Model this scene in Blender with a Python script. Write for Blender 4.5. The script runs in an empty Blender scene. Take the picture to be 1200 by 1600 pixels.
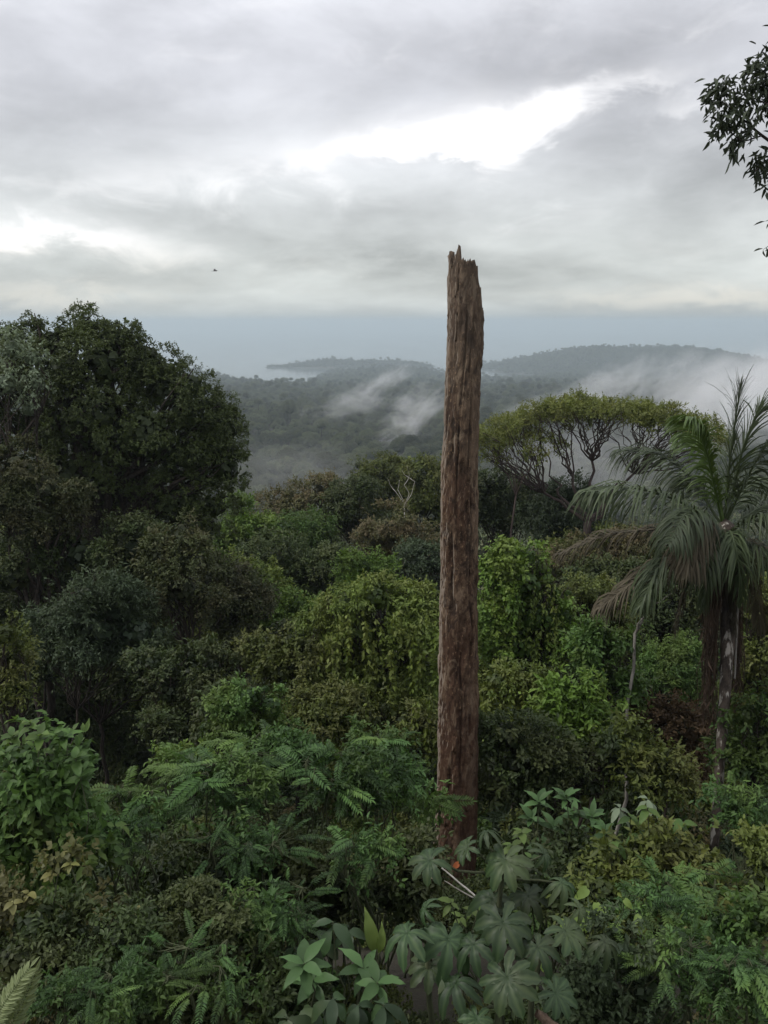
import bpy, math, random
import numpy as np
from mathutils import Vector, Matrix

# ------------------------------------------------------------------ camera, sky, sun, exposure
sc = bpy.context.scene
col = sc.collection
R = math.radians
CZ = 180.0                       # eye height above the lake
PITCH = R(13.3)
F = 1256.0                       # focal length in photograph pixels (1200 x 1600)
cam = bpy.data.cameras.new('camera')
cam.sensor_fit = 'VERTICAL'
cam.sensor_height = 24.0
cam.lens = 12.0 * F / 800.0
cam.clip_start = 0.1
cam.clip_end = 40000
camo = bpy.data.objects.new('camera', cam)
col.objects.link(camo)
camo.location = (0, 0, CZ)
camo.rotation_euler = (R(90) - PITCH, 0, 0)
sc.camera = camo

SUN_EL, SUN_AZ = R(48), R(-98)   # azimuth measured from +Y towards +X
sun = bpy.data.lights.new('sun', 'SUN')
sun.energy = 1.5
sun.angle = R(14)
sun.color = (1.0, 0.96, 0.9)
suno = bpy.data.objects.new('sun', sun)
col.objects.link(suno)
sd = Vector((math.sin(SUN_AZ) * math.cos(SUN_EL), math.cos(SUN_AZ) * math.cos(SUN_EL), math.sin(SUN_EL)))
suno.rotation_euler = sd.to_track_quat('Z', 'Y').to_euler()

sc.view_settings.view_transform = 'Standard'
sc.view_settings.look = 'None'
sc.view_settings.exposure = 0.33
sc.view_settings.gamma = 1.0
sc.view_settings.use_curve_mapping = False
cy = sc.cycles
cy.max_bounces = 6
cy.diffuse_bounces = 3
cy.glossy_bounces = 2
cy.transmission_bounces = 3
cy.volume_bounces = 3
cy.use_denoising = True
cy.use_adaptive_sampling = True
cy.adaptive_threshold = 0.01
cy.volume_max_steps = 96
cy.sample_clamp_indirect = 6.0


class Nodes:
    """small helper for node trees"""
    def __init__(s, tree):
        s.t = tree
        tree.nodes.clear()

    def new(s, kind, **kw):
        n = s.t.nodes.new(kind)
        for k, v in kw.items():
            setattr(n, k, v)
        return n

    def put(s, sock, v):
        if hasattr(v, 'is_output'):
            s.t.links.new(v, sock)
        elif v is not None:
            sock.default_value = v

    def m(s, op, a, b=None, c=None, clamp=False):
        n = s.new('ShaderNodeMath', operation=op, use_clamp=clamp)
        for i, v in enumerate((a, b, c)):
            if v is not None:
                s.put(n.inputs[i], v)
        return n.outputs[0]

    def vm(s, op, a, b=None):
        n = s.new('ShaderNodeVectorMath', operation=op)
        s.put(n.inputs[0], a)
        if b is not None:
            s.put(n.inputs[1], b)
        return n.outputs[0]

    def noise(s, vec, scale, detail=4, rough=0.55, dist=0.0, out=0):
        n = s.new('ShaderNodeTexNoise')
        if vec is not None:
            s.put(n.inputs['Vector'], vec)
        n.inputs['Scale'].default_value = scale
        n.inputs['Detail'].default_value = detail
        n.inputs['Roughness'].default_value = rough
        n.inputs['Distortion'].default_value = dist
        return n.outputs[out]

    def step(s, v, a, b, lo=0.0, hi=1.0):
        n = s.new('ShaderNodeMapRange', interpolation_type='SMOOTHSTEP')
        s.put(n.inputs[0], v)
        for i, x in enumerate((a, b, lo, hi)):
            s.put(n.inputs[i + 1], x)
        return n.outputs[0]

    def mix(s, f, a, b, blend='MIX'):
        n = s.new('ShaderNodeMix', data_type='RGBA', blend_type=blend)
        s.put(n.inputs[0], f)
        s.put(n.inputs[6], a)
        s.put(n.inputs[7], b)
        return n.outputs[2]

    def ramp(s, f, stops):
        n = s.new('ShaderNodeValToRGB')
        e = n.color_ramp.elements
        while len(e) < len(stops):
            e.new(0.5)
        for q, (p, c) in zip(e, stops):
            q.position = p
            q.color = (*c, 1)
        s.put(n.inputs[0], f)
        return n.outputs[0]

    def xyz(s, x, y, z):
        n = s.new('ShaderNodeCombineXYZ')
        for i, v in enumerate((x, y, z)):
            s.put(n.inputs[i], v)
        return n.outputs[0]


def build_world():
    w = bpy.data.worlds.new('World')
    sc.world = w
    w.use_nodes = True
    k = Nodes(w.node_tree)
    tc = k.new('ShaderNodeTexCoord')
    sep = k.new('ShaderNodeSeparateXYZ')
    k.put(sep.inputs[0], tc.outputs['Generated'])
    x, y, z = sep.outputs
    zc = k.m('MAXIMUM', z, 0.0)
    el = k.m('ARCSINE', zc)
    az = k.m('ARCTAN2', x, y)
    den = k.m('ADD', zc, 0.22)
    p = k.xyz(k.m('DIVIDE', x, den), k.m('DIVIDE', y, den), 3.7)
    n1 = k.noise(p, 0.8, 8, 0.55, 0.15)
    n2 = k.noise(p, 2.3, 8, 0.55, 0.25)
    q = k.xyz(k.m('MULTIPLY', az, 4.0), k.m('MULTIPLY', el, 8.5), 1.3)
    n3 = k.noise(q, 1.0, 6, 0.58, 0.3)
    n4 = k.noise(q, 2.6, 9, 0.62, 0.7)
    # sun-side gaps in the stratus: (azimuth, elevation, half length, half height, slope, amount)
    gaps = [(1.7, 11.6, 6.0, 1.4, 0.12, 1.25), (8.0, 11.7, 4.4, 2.2, 0.10, 1.3), (12.5, 13.4, 4.6, 0.9, 0.12, 0.8), (-6.0, 10.6, 8.0, 1.3, 0.10, 0.34),
            (-0.6, 10.6, 1.7, 0.9, 0.0, -0.75), (4.2, 9.3, 3.0, 1.1, -0.1, -0.85), (12.0, 10.6, 2.2, 1.0, 0.3, -0.6), (18.5, 12.4, 4.0, 0.6, 0.15, 0.42),
            (-22.3, 5.5, 6.5, 1.1, -0.02, 1.5), (-20.6, 5.0, 1.7, 0.7, 0.0, -0.75), (-15, 4.6, 4.0, 1.5, 0.0, 0.30),
            (20.0, 1.3, 12.0, 0.8, 0.03, 1.0), (-22.0, 1.7, 8.0, 0.6, 0.0, 0.75), (-14.0, 8.9, 12.0, 1.5, 0.05, 0.33),
            (62, 9, 14, 2.2, 0.1, 0.8), (-70, 14, 16, 2.6, -0.1, 0.8), (120, 8, 15, 2, 0.1, 0.8), (-130, 11, 17, 2.4, 0.1, 0.8), (178, 16, 15, 3, 0.0, 0.8)]
    folds = [(17, 7.5, 10, 2.8, 0.1, -0.10), (-8, 9.3, 13, 1.9, 0.05, 0.10), (0, 16, 40, 2.5, 0.0, -0.07), (3, 5.2, 9, 1.6, 0.0, 0.05), (-20, 12.6, 14, 1.7, 0.05, -0.06), (0, 2.6, 20, 1.2, 0, -0.05)]
    wa = k.m('ADD', az, k.m('MULTIPLY', k.m('SUBTRACT', n3, 0.5), 0.22))
    we = k.m('ADD', el, k.m('MULTIPLY', k.m('SUBTRACT', n4, 0.5), 0.075))
    we = k.m('ADD', we, k.m('MULTIPLY', k.m('SUBTRACT', n3, 0.5), 0.085))
    tot = fold = None
    for idx, (a0, e0, sa, se, sl, am) in enumerate(gaps + folds):
        da = k.m('SUBTRACT', wa, R(a0))
        de = k.m('SUBTRACT', k.m('SUBTRACT', we, R(e0)), k.m('MULTIPLY', da, sl))
        u = k.m('POWER', k.m('DIVIDE', da, R(sa)), 2.0)
        v = k.m('POWER', k.m('DIVIDE', de, R(se)), 2.0)
        g = k.m('MULTIPLY', k.m('EXPONENT', k.m('MULTIPLY', k.m('ADD', u, v), -1.0)), am)
        if idx < len(gaps):
            tot = g if tot is None else k.m('ADD', tot, g)
        else:
            fold = g if fold is None else k.m('ADD', fold, g)
    gap = k.step(k.m('ADD', tot, k.m('MULTIPLY', k.m('SUBTRACT', n4, 0.5), 1.7)), -0.05, 1.60)
    # cloud base: darker and lighter stratus folds
    body = k.m('ADD', k.m('MULTIPLY', k.m('SUBTRACT', n1, 0.5), 0.56), k.m('MULTIPLY', k.m('SUBTRACT', n2, 0.5), 0.38))
    body = k.m('ADD', body, k.m('MULTIPLY', k.m('SUBTRACT', n3, 0.5), 0.42))
    lum = k.m('ADD', 0.575, k.m('ADD', body, fold))
    lum = k.m('MULTIPLY', lum, k.step(zc, 0.18, 1.0, 1.0, 1.9))
    lum = k.m('MAXIMUM', lum, 0.38)
    tint = k.mix(k.step(zc, 0.02, 0.28), (0.96, 1.0, 0.97, 1), (0.97, 0.985, 1.05, 1))
    cloud = k.vm('SCALE', tint)
    k.put(cloud.node.inputs['Scale'], k.m('MULTIPLY', lum, 10.0))
    bright = k.mix(k.step(zc, 0.02, 0.12), (7.6, 7.3, 6.5, 1), (10.4, 10.3, 10.4, 1))
    c = k.mix(gap, cloud, bright)
    # the far air below the clouds, pale blue-grey down to the horizon
    c = k.mix(k.m('MULTIPLY', k.step(k.m('ADD', el, k.m('MULTIPLY', k.m('SUBTRACT', n3, 0.5), 0.03)), 0.030, -0.014), 0.95), c, (3.5, 3.72, 3.68, 1))
    sky = k.new('ShaderNodeTexSky', sky_type='NISHITA')
    sky.sun_disc = False
    sky.sun_elevation = SUN_EL
    sky.sun_rotation = SUN_AZ
    c = k.mix(0.95, sky.outputs[0], c)
    bg = k.new('ShaderNodeBackground')
    bg.inputs['Strength'].default_value = 0.1
    k.put(bg.inputs['Color'], c)
    o = k.new('ShaderNodeOutputWorld')
    k.put(o.inputs['Surface'], bg.outputs[0])


build_world()


# ------------------------------------------------------------------ helpers
def P(px, py, Y):
    """the world point seen at a photograph pixel, Y metres ahead of the eye"""
    x = (px - 600) / F
    u = (800 - py) / F
    t = Y / (math.cos(PITCH) + u * math.sin(PITCH))
    return np.array([x * t, Y, CZ + t * (-math.sin(PITCH) + u * math.cos(PITCH))])


def mpp(py, Y):
    """metres per photograph pixel there"""
    u = (800 - py) / F
    return Y / (math.cos(PITCH) + u * math.sin(PITCH)) / F


def tag(o, label=None, cat=None, group=None, kind=None):
    for key, v in (('label', label), ('category', cat), ('group', group), ('kind', kind)):
        if v:
            o[key] = v
    return o


def empty(name, loc, label, cat, group=None):
    o = bpy.data.objects.new(name, None)
    o.empty_display_size = 0.2
    col.objects.link(o)
    o.location = loc
    return tag(o, label, cat, group)


def add_obj(name, me, parent=None, loc=None):
    o = bpy.data.objects.new(name, me)
    col.objects.link(o)
    if parent is not None:
        o.parent = parent
    if loc is not None:
        o.location = loc
    return o


def unit(v):
    return v / np.maximum(np.linalg.norm(v, axis=-1, keepdims=True), 1e-9)


_perm = np.random.default_rng(5).integers(0, 2 ** 31, 4096)


def _h(i, j, k):
    return (_perm[(i * 73 + _perm[(j * 57 + _perm[k & 4095]) & 4095]) & 4095] % 100003) / 100003.0


def vnoise(x, y, z):
    x, y, z = np.broadcast_arrays(x, y, z)
    i, j, k = np.floor(x).astype(np.int64), np.floor(y).astype(np.int64), np.floor(z).astype(np.int64)
    fx, fy, fz = x - i, y - j, z - k
    fx, fy, fz = [f * f * (3 - 2 * f) for f in (fx, fy, fz)]
    r = 0
    for a in (0, 1):
        for b in (0, 1):
            for c in (0, 1):
                r = r + _h(i + a, j + b, k + c) * (fx if a else 1 - fx) * (fy if b else 1 - fy) * (fz if c else 1 - fz)
    return r


def fbm(x, y, z, o=4):
    r, a, t = 0, 1.0, 0
    for q in range(o):
        r = r + a * vnoise(x * 2 ** q + 11.3 * q, y * 2 ** q, z * 2 ** q)
        t += a
        a *= 0.5
    return r / t


class Acc:
    """collects triangles and builds ONE mesh object"""
    def __init__(s):
        s.V, s.F, s.T, s.M, s.n = [], [], [], [], 0

    def add(s, V, Fc, tint=0.5, mat=0):
        V = np.asarray(V, float).reshape(-1, 3)
        Fc = np.asarray(Fc, np.int64).reshape(-1, 3)
        s.V.append(V)
        s.F.append(Fc + s.n)
        s.T.append(np.broadcast_to(np.asarray(tint, float), (len(V),)))
        s.M.append(np.full(len(Fc), mat))
        s.n += len(V)
        return s

    def mesh(s, name, mats, origin=(0, 0, 0), smooth=False):
        V = np.concatenate(s.V) - np.asarray(origin, float)
        Fc = np.concatenate(s.F)
        me = bpy.data.meshes.new(name)
        me.vertices.add(len(V))
        me.vertices.foreach_set('co', V.astype(np.float32).ravel())
        me.loops.add(Fc.size)
        me.loops.foreach_set('vertex_index', Fc.astype(np.int32).ravel())
        me.polygons.add(len(Fc))
        me.polygons.foreach_set('loop_start', np.arange(0, Fc.size, 3, dtype=np.int32))
        me.polygons.foreach_set('material_index', np.concatenate(s.M).astype(np.int32))
        if smooth:
            me.polygons.foreach_set('use_smooth', np.ones(len(Fc), bool))
        at = me.attributes.new('tint', 'FLOAT', 'POINT')
        at.data.foreach_set('value', np.concatenate(s.T).astype(np.float32))
        for m in (mats if isinstance(mats, (list, tuple)) else [mats]):
            me.materials.append(m)
        me.update(calc_edges=True)
        me.validate()
        return me

    def build(s, name, mats, parent=None, smooth=False):
        if parent is not None:
            return add_obj(name, s.mesh(name, mats, parent.location, smooth), parent)
        return add_obj(name, s.mesh(name, mats, (0, 0, 0), smooth))


def tube(acc, pts, rad, s=7, tint=0.5, mat=0):
    pts = np.asarray(pts, float)
    n = len(pts)
    rad = np.broadcast_to(np.asarray(rad, float), (n,))
    T = unit(np.gradient(pts, axis=0))
    ref = np.array([1.0, 0, 0]) if abs(T[:, 0]).mean() < 0.7 else np.array([0, 1.0, 0])
    N = unit(np.cross(T, ref))
    B = np.cross(T, N)
    a = np.arange(s) * 2 * np.pi / s
    V = pts[:, None] + rad[:, None, None] * (np.cos(a)[None, :, None] * N[:, None] + np.sin(a)[None, :, None] * B[:, None])
    V = np.concatenate([V.reshape(-1, 3), pts[-1:] + T[-1:] * rad[-1]])
    i, j = np.meshgrid(np.arange(n - 1), np.arange(s), indexing='ij')
    A, Bq = i * s + j, i * s + (j + 1) % s
    C, D = A + s, Bq + s
    Fc = np.concatenate([np.stack([A, Bq, D], -1).reshape(-1, 3), np.stack([A, D, C], -1).reshape(-1, 3)])
    e = (n - 1) * s
    cap = np.stack([e + np.arange(s), e + (np.arange(s) + 1) % s, np.full(s, n * s)], -1)
    acc.add(V, np.concatenate([Fc, cap]), tint, mat)


def bez(p0, p1, p2, n=8):
    t = np.linspace(0, 1, n)[:, None]
    return (1 - t) ** 2 * np.asarray(p0) + 2 * t * (1 - t) * np.asarray(p1) + t * t * np.asarray(p2)


def limb(rng, p0, p1, n=8, wig=0.06, sag=0.0):
    p0, p1 = np.asarray(p0, float), np.asarray(p1, float)
    d = np.linalg.norm(p1 - p0)
    t = np.linspace(0, 1, n)[:, None]
    q = p0 + (p1 - p0) * t
    q[1:-1] += rng.normal(size=(n - 2, 3)) * d * wig * [1, 1, 0.5]
    q[:, 2] += (np.sin(t[:, 0] * np.pi)) * d * sag
    return q


SHAPES = {
    'small': (np.array([(0, 0, 0), (.42, .5, .09), (1, 0, -.08), (.42, -.5, .09)], float), np.array([(0, 2, 1), (0, 3, 2)])),
    'lance': (np.array([(0, 0, 0), (.35, .5, .07), (.7, .34, .0), (1, 0, -.16), (.7, -.34, .0), (.35, -.5, .07)], float),
              np.array([(0, 2, 1), (0, 3, 2), (0, 4, 3), (0, 5, 4)])),
    'ovate': (np.array([(0, 0, 0), (.18, .40, .05), (.52, .46, .06), (1, 0, -.18), (.52, -.46, .06), (.18, -.40, .05), (.45, 0, -.01)], float),
              np.array([(6, 1, 0), (6, 2, 1), (6, 3, 2), (6, 4, 3), (6, 5, 4), (6, 0, 5)])),
}


def leaves(acc, C, D, N, L, W, tint, shape='small', mat=0):
    C, D, N = [np.asarray(q, float) for q in (C, D, N)]
    n = len(C)
    if n == 0:
        return
    D = unit(D)
    S = unit(np.cross(N, D))
    U = np.cross(D, S)
    L = np.broadcast_to(np.asarray(L, float), (n,))[:, None, None]
    W = np.broadcast_to(np.asarray(W, float), (n,))[:, None, None]
    a, Fc = SHAPES[shape]
    V = C[:, None] + a[None, :, 0:1] * L * D[:, None] + a[None, :, 1:2] * W * S[:, None] + a[None, :, 2:3] * L * U[:, None]
    k = len(a)
    T = np.repeat(np.broadcast_to(np.asarray(tint, float), (n,)), k)
    acc.add(V.reshape(-1, 3), (np.arange(n)[:, None, None] * k + Fc[None]).reshape(-1, 3), T, mat)


def fib(n, rng):
    i = np.arange(n) + 0.5
    ph = i * 2.399963 + rng.random() * 6.28
    z = 1 - 2 * i / n
    r = np.sqrt(1 - z * z)
    return unit(np.stack([r * np.cos(ph), r * np.sin(ph), z], -1) + rng.normal(size=(n, 3)) * 0.12)


# ------------------------------------------------------------------ materials
MATS = {}


def leaf_mat(name, dark, light, accent=None, acc_amt=0.0, rough=0.52, trans=0.22, spec=0.26, patch=0.25, vary=0.35):
    m = bpy.data.materials.new(name)
    m.use_nodes = True
    k = Nodes(m.node_tree)
    at = k.new('ShaderNodeAttribute', attribute_name='tint')
    oi = k.new('ShaderNodeObjectInfo')
    geo = k.new('ShaderNodeNewGeometry')
    pn = k.noise(geo.outputs['Position'], 0.35, 3, 0.6)
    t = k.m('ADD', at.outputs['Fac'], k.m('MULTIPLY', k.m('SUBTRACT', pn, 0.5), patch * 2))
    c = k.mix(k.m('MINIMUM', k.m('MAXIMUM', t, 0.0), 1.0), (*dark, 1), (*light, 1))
    if accent:
        pn2 = k.noise(geo.outputs['Position'], 0.9, 4, 0.65)
        f = k.m('MULTIPLY', k.step(k.m('ADD', pn2, k.m('MULTIPLY', at.outputs['Fac'], 0.12)), 0.5, 0.68), acc_amt)
        c = k.mix(f, c, (*accent, 1))
    v = k.m('ADD', 1.0 - vary * 0.5, k.m('MULTIPLY', oi.outputs['Random'], vary))
    sc_ = k.vm('SCALE', c)
    k.put(sc_.node.inputs['Scale'], v)
    b = k.new('ShaderNodeBsdfPrincipled')
    k.put(b.inputs['Base Color'], sc_)
    b.inputs['Roughness'].default_value = rough
    b.inputs['Specular IOR Level'].default_value = spec
    tr = k.new('ShaderNodeBsdfTranslucent')
    tc = k.mix(0.5, sc_, (light[0] * 1.3, light[1] * 1.2, light[2] * 0.5, 1))
    k.put(tr.inputs['Color'], tc)
    mx = k.new('ShaderNodeMixShader')
    mx.inputs[0].default_value = trans
    k.put(mx.inputs[1], b.outputs[0])
    k.put(mx.inputs[2], tr.outputs[0])
    o = k.new('ShaderNodeOutputMaterial')
    k.put(o.inputs['Surface'], mx.outputs[0])
    MATS[name] = m
    return m


def bark_mat(name, dark, mid, pale, zs=0.12, scale=14, rough=0.9, bump=0.5, pale_at=(0.6, 0.72)):
    m = bpy.data.materials.new(name)
    m.use_nodes = True
    k = Nodes(m.node_tree)
    geo = k.new('ShaderNodeNewGeometry')
    v = k.vm('MULTIPLY', geo.outputs['Position'], (1, 1, zs))
    n1 = k.noise(v, scale, 6, 0.65, 0.3)
    n2 = k.noise(geo.outputs['Position'], 1.6, 5, 0.6, 0.4)
    v3 = k.vm('MULTIPLY', geo.outputs['Position'], (1, 1, 0.3))
    n3 = k.noise(v3, scale * 0.8, 5, 0.6, 0.2)
    f = k.m('ADD', k.m('MULTIPLY', n1, 0.6), k.m('MULTIPLY', n2, 0.4))
    c = k.mix(k.step(f, 0.36, 0.62), (*dark, 1), (*mid, 1))
    c = k.mix(k.step(n3, *pale_at), c, (*pale, 1))
    b = k.new('ShaderNodeBsdfPrincipled')
    k.put(b.inputs['Base Color'], c)
    b.inputs['Roughness'].default_value = rough
    b.inputs['Specular IOR Level'].default_value = 0.25
    bp = k.new('ShaderNodeBump')
    bp.inputs['Strength'].default_value = bump
    bp.inputs['Distance'].default_value = 0.03
    k.put(bp.inputs['Height'], k.m('ADD', n1, k.m('MULTIPLY', n3, 0.5)))
    k.put(b.inputs['Normal'], bp.outputs[0])
    o = k.new('ShaderNodeOutputMaterial')
    k.put(o.inputs['Surface'], b.outputs[0])
    MATS[name] = m
    return m


leaf_mat('dome_leaf', (.020, .031, .009), (.070, .094, .024))
leaf_mat('shade_leaf', (.018, .025, .009), (.062, .078, .024), (.085, .070, .032), .5)
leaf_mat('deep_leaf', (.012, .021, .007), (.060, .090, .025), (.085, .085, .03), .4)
leaf_mat('blue_leaf', (.020, .034, .017), (.060, .090, .042), (.06, .08, .03), .4)
leaf_mat('olive_leaf', (.026, .037, .009), (.125, .160, .032), (.13, .11, .04), 0.35)
leaf_mat('brown_leaf', (.046, .048, .018), (.120, .122, .044), (.15, .105, .060), 0.6)
leaf_mat('lime_leaf', (.030, .060, .011), (.130, .225, .033), (.15, .17, .035), .4)
leaf_mat('vine_leaf', (.030, .052, .010), (.165, .230, .040), (.17, .18, .045), 0.5)
leaf_mat('umbrella_leaf', (.052, .066, .014), (.150, .180, .036), (.15, .135, .04), 0.35)
leaf_mat('fresh_leaf', (.019, .040, .012), (.090, .170, .038), (.13, .155, .035), .4, trans=0.28)
leaf_mat('pinnate_leaf', (.016, .036, .012), (.086, .170, .046), (.11, .165, .035), .6, trans=0.28, patch=0.3, vary=0.9)
leaf_mat('pale_leaf', (.085, .112, .070), (.19, .24, .15))
leaf_mat('yellow_leaf', (.045, .062, .018), (.185, .19, .062), (.17, .14, .065), 0.35, patch=.5, vary=.9)
leaf_mat('broad_leaf', (.012, .026, .010), (.040, .074, .026), (.065, .065, .028), .35, trans=0.15, rough=.5, spec=.3, patch=.25, vary=0.7)
leaf_mat('glossy_leaf', (.030, .060, .020), (.080, .150, .050), trans=0.2, rough=0.5, spec=0.22, vary=0.6)
leaf_mat('heart_leaf', (.12, .19, .04), (.24, .34, .09), trans=0.3)
leaf_mat('frond_leaf', (.020, .032, .014), (.074, .098, .044), rough=0.5, spec=0.3, trans=0.15, patch=.15, vary=0.6)
leaf_mat('fresh_frond', (.040, .072, .016), (.110, .170, .042), rough=0.45, spec=0.35, trans=0.25, patch=.1)
leaf_mat('dry_frond', (.050, .042, .028), (.125, .108, .074), rough=0.75, spec=0.15, trans=0.1, patch=.2)
leaf_mat('fern_leaf', (.13, .17, .065), (.25, .29, .14), trans=0.3)
leaf_mat('dead_leaf', (.050, .034, .020), (.110, .075, .042), rough=0.8, spec=0.15)
leaf_mat('orange_leaf', (.42, .12, .05), (.50, .16, .07), rough=0.6)
leaf_mat('overhang_leaf', (.030, .042, .022), (.075, .095, .055), trans=0.12)
leaf_mat('forest_leaf', (.014, .024, .010), (.080, .108, .040), (.105, .090, .050), 0.6, vary=1.1, trans=0.12, patch=.3)
bark_mat('dark_bark', (.014, .011, .009), (.048, .038, .030), (.10, .088, .075))
bark_mat('umbrella_bark', (.030, .022, .020), (.075, .055, .048), (.14, .10, .085))
bark_mat('pale_bark', (.11, .10, .085), (.30, .28, .25), (.5, .47, .42))
bark_mat('mottled_bark', (.028, .022, .018), (.095, .075, .060), (.42, .39, .34), zs=0.6, scale=9, pale_at=(.56, .64))
bark_mat('green_stem', (.030, .036, .018), (.070, .080, .040), (.12, .13, .07))
bark_mat('dry_fibre', (.045, .030, .020), (.125, .085, .058), (.18, .135, .10), zs=.05, scale=30)
bark_mat('bone_wood', (.30, .28, .24), (.55, .52, .47), (.70, .68, .62))
USE_MIST = True

# ------------------------------------------------------------------ terrain, lake, haze
YP = [-400, -60, -10, 0, 5, 10, 15, 20, 30, 45, 60, 72, 100, 150, 250, 350, 600, 900, 1300, 1700, 2000, 2300, 2600, 3000, 3400, 4000, 5600]
ZP = [20, 2, -3, -4.6, -7.2, -10, -12.4, -15, -20, -27, -32.5, -38, -56, -74, -84, -89, -98, -108, -119, -138, -157, -165, -172, -180, -190, -198, -205]


def ground(x, y):
    x, y = np.broadcast_arrays(np.asarray(x, float), np.asarray(y, float))
    z = np.interp(y, YP, ZP)
    far = np.clip((y - 90) / 300, 0, 1)
    z = z + (fbm(x / 130 + 5, y / 130, 0.5 + 0 * x, 3) - 0.5) * 18 * far
    z = z + (fbm(x / 9 + 5, y / 9, 2.5 + 0 * x, 3) - 0.5) * 1.2 * (1 - far)
    z = z + (fbm(x / 420 + 2, y / 420, 7.5 + 0 * x, 3) - 0.5) * 12 * np.clip((y - 500) / 600, 0, 1)
    z = z - np.clip(-x - 60 - 0.35 * y, 0, 60) * 0.1 * (1 - far)

    def hump(cx, cy, rx, ry, h):
        return h * np.exp(-((x - cx) / rx) ** 2 - ((y - cy) / ry) ** 2)
    z = z + hump(-540, 2050, 230, 300, 36) + hump(-150, 3350, 330, 95, 32) + hump(20, 2780, 270, 260, 15) - hump(-400, 2850, 230, 230, 18) - hump(-350, 2250, 200, 380, 26) - hump(350, 2780, 190, 270, 24)
    z = z + 77 * np.exp(-((x - 975) / 480) ** 4 - ((y - 3200) / 300) ** 4) * (0.82 + 0.45 * fbm(x / 210, y / 400, 3.5 + 0 * x, 3)) * np.interp(x, [480, 700, 1000, 1300], [.72, .88, 1.0, .96])
    z = z + (fbm(x / 90 + 1, y / 90, 1.5 + 0 * x, 2) - .5) * 11 * np.clip((y - 900) / 500, 0, 1)
    z = z + hump(60, 620, 70, 90, 14) + hump(-30, 430, 60, 60, 6) + hump(250, 700, 120, 140, 10) + hump(-160, 800, 150, 120, 10)
    z = z + hump(-2600, 2900, 900, 600, 50)
    return z + CZ


def build_terrain():
    u = np.linspace(-1, 1, 161)
    xs = np.sinh(u * 6.0) / math.sinh(6.0) * 4200
    v = np.linspace(0, 1, 201)
    ys = -300 + 300 * v * 3 + (np.exp(v * 5.5) - 1) / (math.exp(5.5) - 1) * 5000
    ys = np.unique(np.concatenate([ys, np.arange(-20, 110, 2.0)]))
    X, Y = np.meshgrid(xs, ys)
    Z = ground(X, Y)
    nx, ny = len(xs), len(ys)
    i, j = np.meshgrid(np.arange(ny - 1), np.arange(nx - 1), indexing='ij')
    A = i * nx + j
    Fc = np.concatenate([np.stack([A, A + 1, A + nx + 1], -1).reshape(-1, 3), np.stack([A, A + nx + 1, A + nx], -1).reshape(-1, 3)])
    m = bpy.data.materials.new('forest_floor')
    m.use_nodes = True
    k = Nodes(m.node_tree)
    geo = k.new('ShaderNodeNewGeometry')
    n = k.noise(geo.outputs['Position'], 0.8, 8, 0.7)
    n2 = k.noise(geo.outputs['Position'], 14, 5, 0.7)
    c = k.ramp(k.m('ADD', k.m('MULTIPLY', n, .6), k.m('MULTIPLY', n2, .4)),
               [(.3, (.012, .010, .007)), (.5, (.030, .025, .015)), (.62, (.035, .040, .018)), (.75, (.06, .045, .03))])
    b = k.new('ShaderNodeBsdfPrincipled')
    k.put(b.inputs['Base Color'], c)
    b.inputs['Roughness'].default_value = 0.95
    bp = k.new('ShaderNodeBump')
    bp.inputs['Strength'].default_value = 0.8
    bp.inputs['Distance'].default_value = 0.08
    k.put(bp.inputs['Height'], n2)
    k.put(b.inputs['Normal'], bp.outputs[0])
    o = k.new('ShaderNodeOutputMaterial')
    k.put(o.inputs['Surface'], b.outputs[0])
    a = Acc()
    a.add(np.stack([X, Y, Z], -1), Fc)
    t = a.build('ground', m, smooth=True)
    tag(t, 'forested slope falling away to the valley and lake shore', kind='structure')
    return float(Z.min())


ZMIN = build_terrain()


def build_water():
    m = bpy.data.materials.new('lake_water')
    m.use_nodes = True
    k = Nodes(m.node_tree)
    geo = k.new('ShaderNodeNewGeometry')
    n = k.noise(geo.outputs['Position'], 0.25, 4, 0.6)
    b = k.new('ShaderNodeBsdfPrincipled')
    b.inputs['Base Color'].default_value = (.06, .075, .075, 1)
    b.inputs['Roughness'].default_value = 0.12
    b.inputs['IOR'].default_value = 1.33
    bp = k.new('ShaderNodeBump')
    bp.inputs['Strength'].default_value = 0.12
    bp.inputs['Distance'].default_value = 0.3
    k.put(bp.inputs['Height'], n)
    k.put(b.inputs['Normal'], bp.outputs[0])
    o = k.new('ShaderNodeOutputMaterial')
    k.put(o.inputs['Surface'], b.outputs[0])
    a = Acc()
    a.add([(-14000, 900, 0), (14000, 900, 0), (14000, 20000, 0), (-14000, 20000, 0)], [(0, 1, 2), (0, 2, 3)])
    tag(a.build('lake_water', m), 'wide pale grey lake fading into the haze', kind='structure')


build_water()


def box(acc, lo, hi):
    x0, y0, z0 = lo
    x1, y1, z1 = hi
    V = [(x0, y0, z0), (x1, y0, z0), (x1, y1, z0), (x0, y1, z0), (x0, y0, z1), (x1, y0, z1), (x1, y1, z1), (x0, y1, z1)]
    Q = [(0, 3, 2, 1), (4, 5, 6, 7), (0, 1, 5, 4), (1, 2, 6, 5), (2, 3, 7, 6), (3, 0, 4, 7)]
    acc.add(V, [t for q in Q for t in ((q[0], q[1], q[2]), (q[0], q[2], q[3]))])


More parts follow.
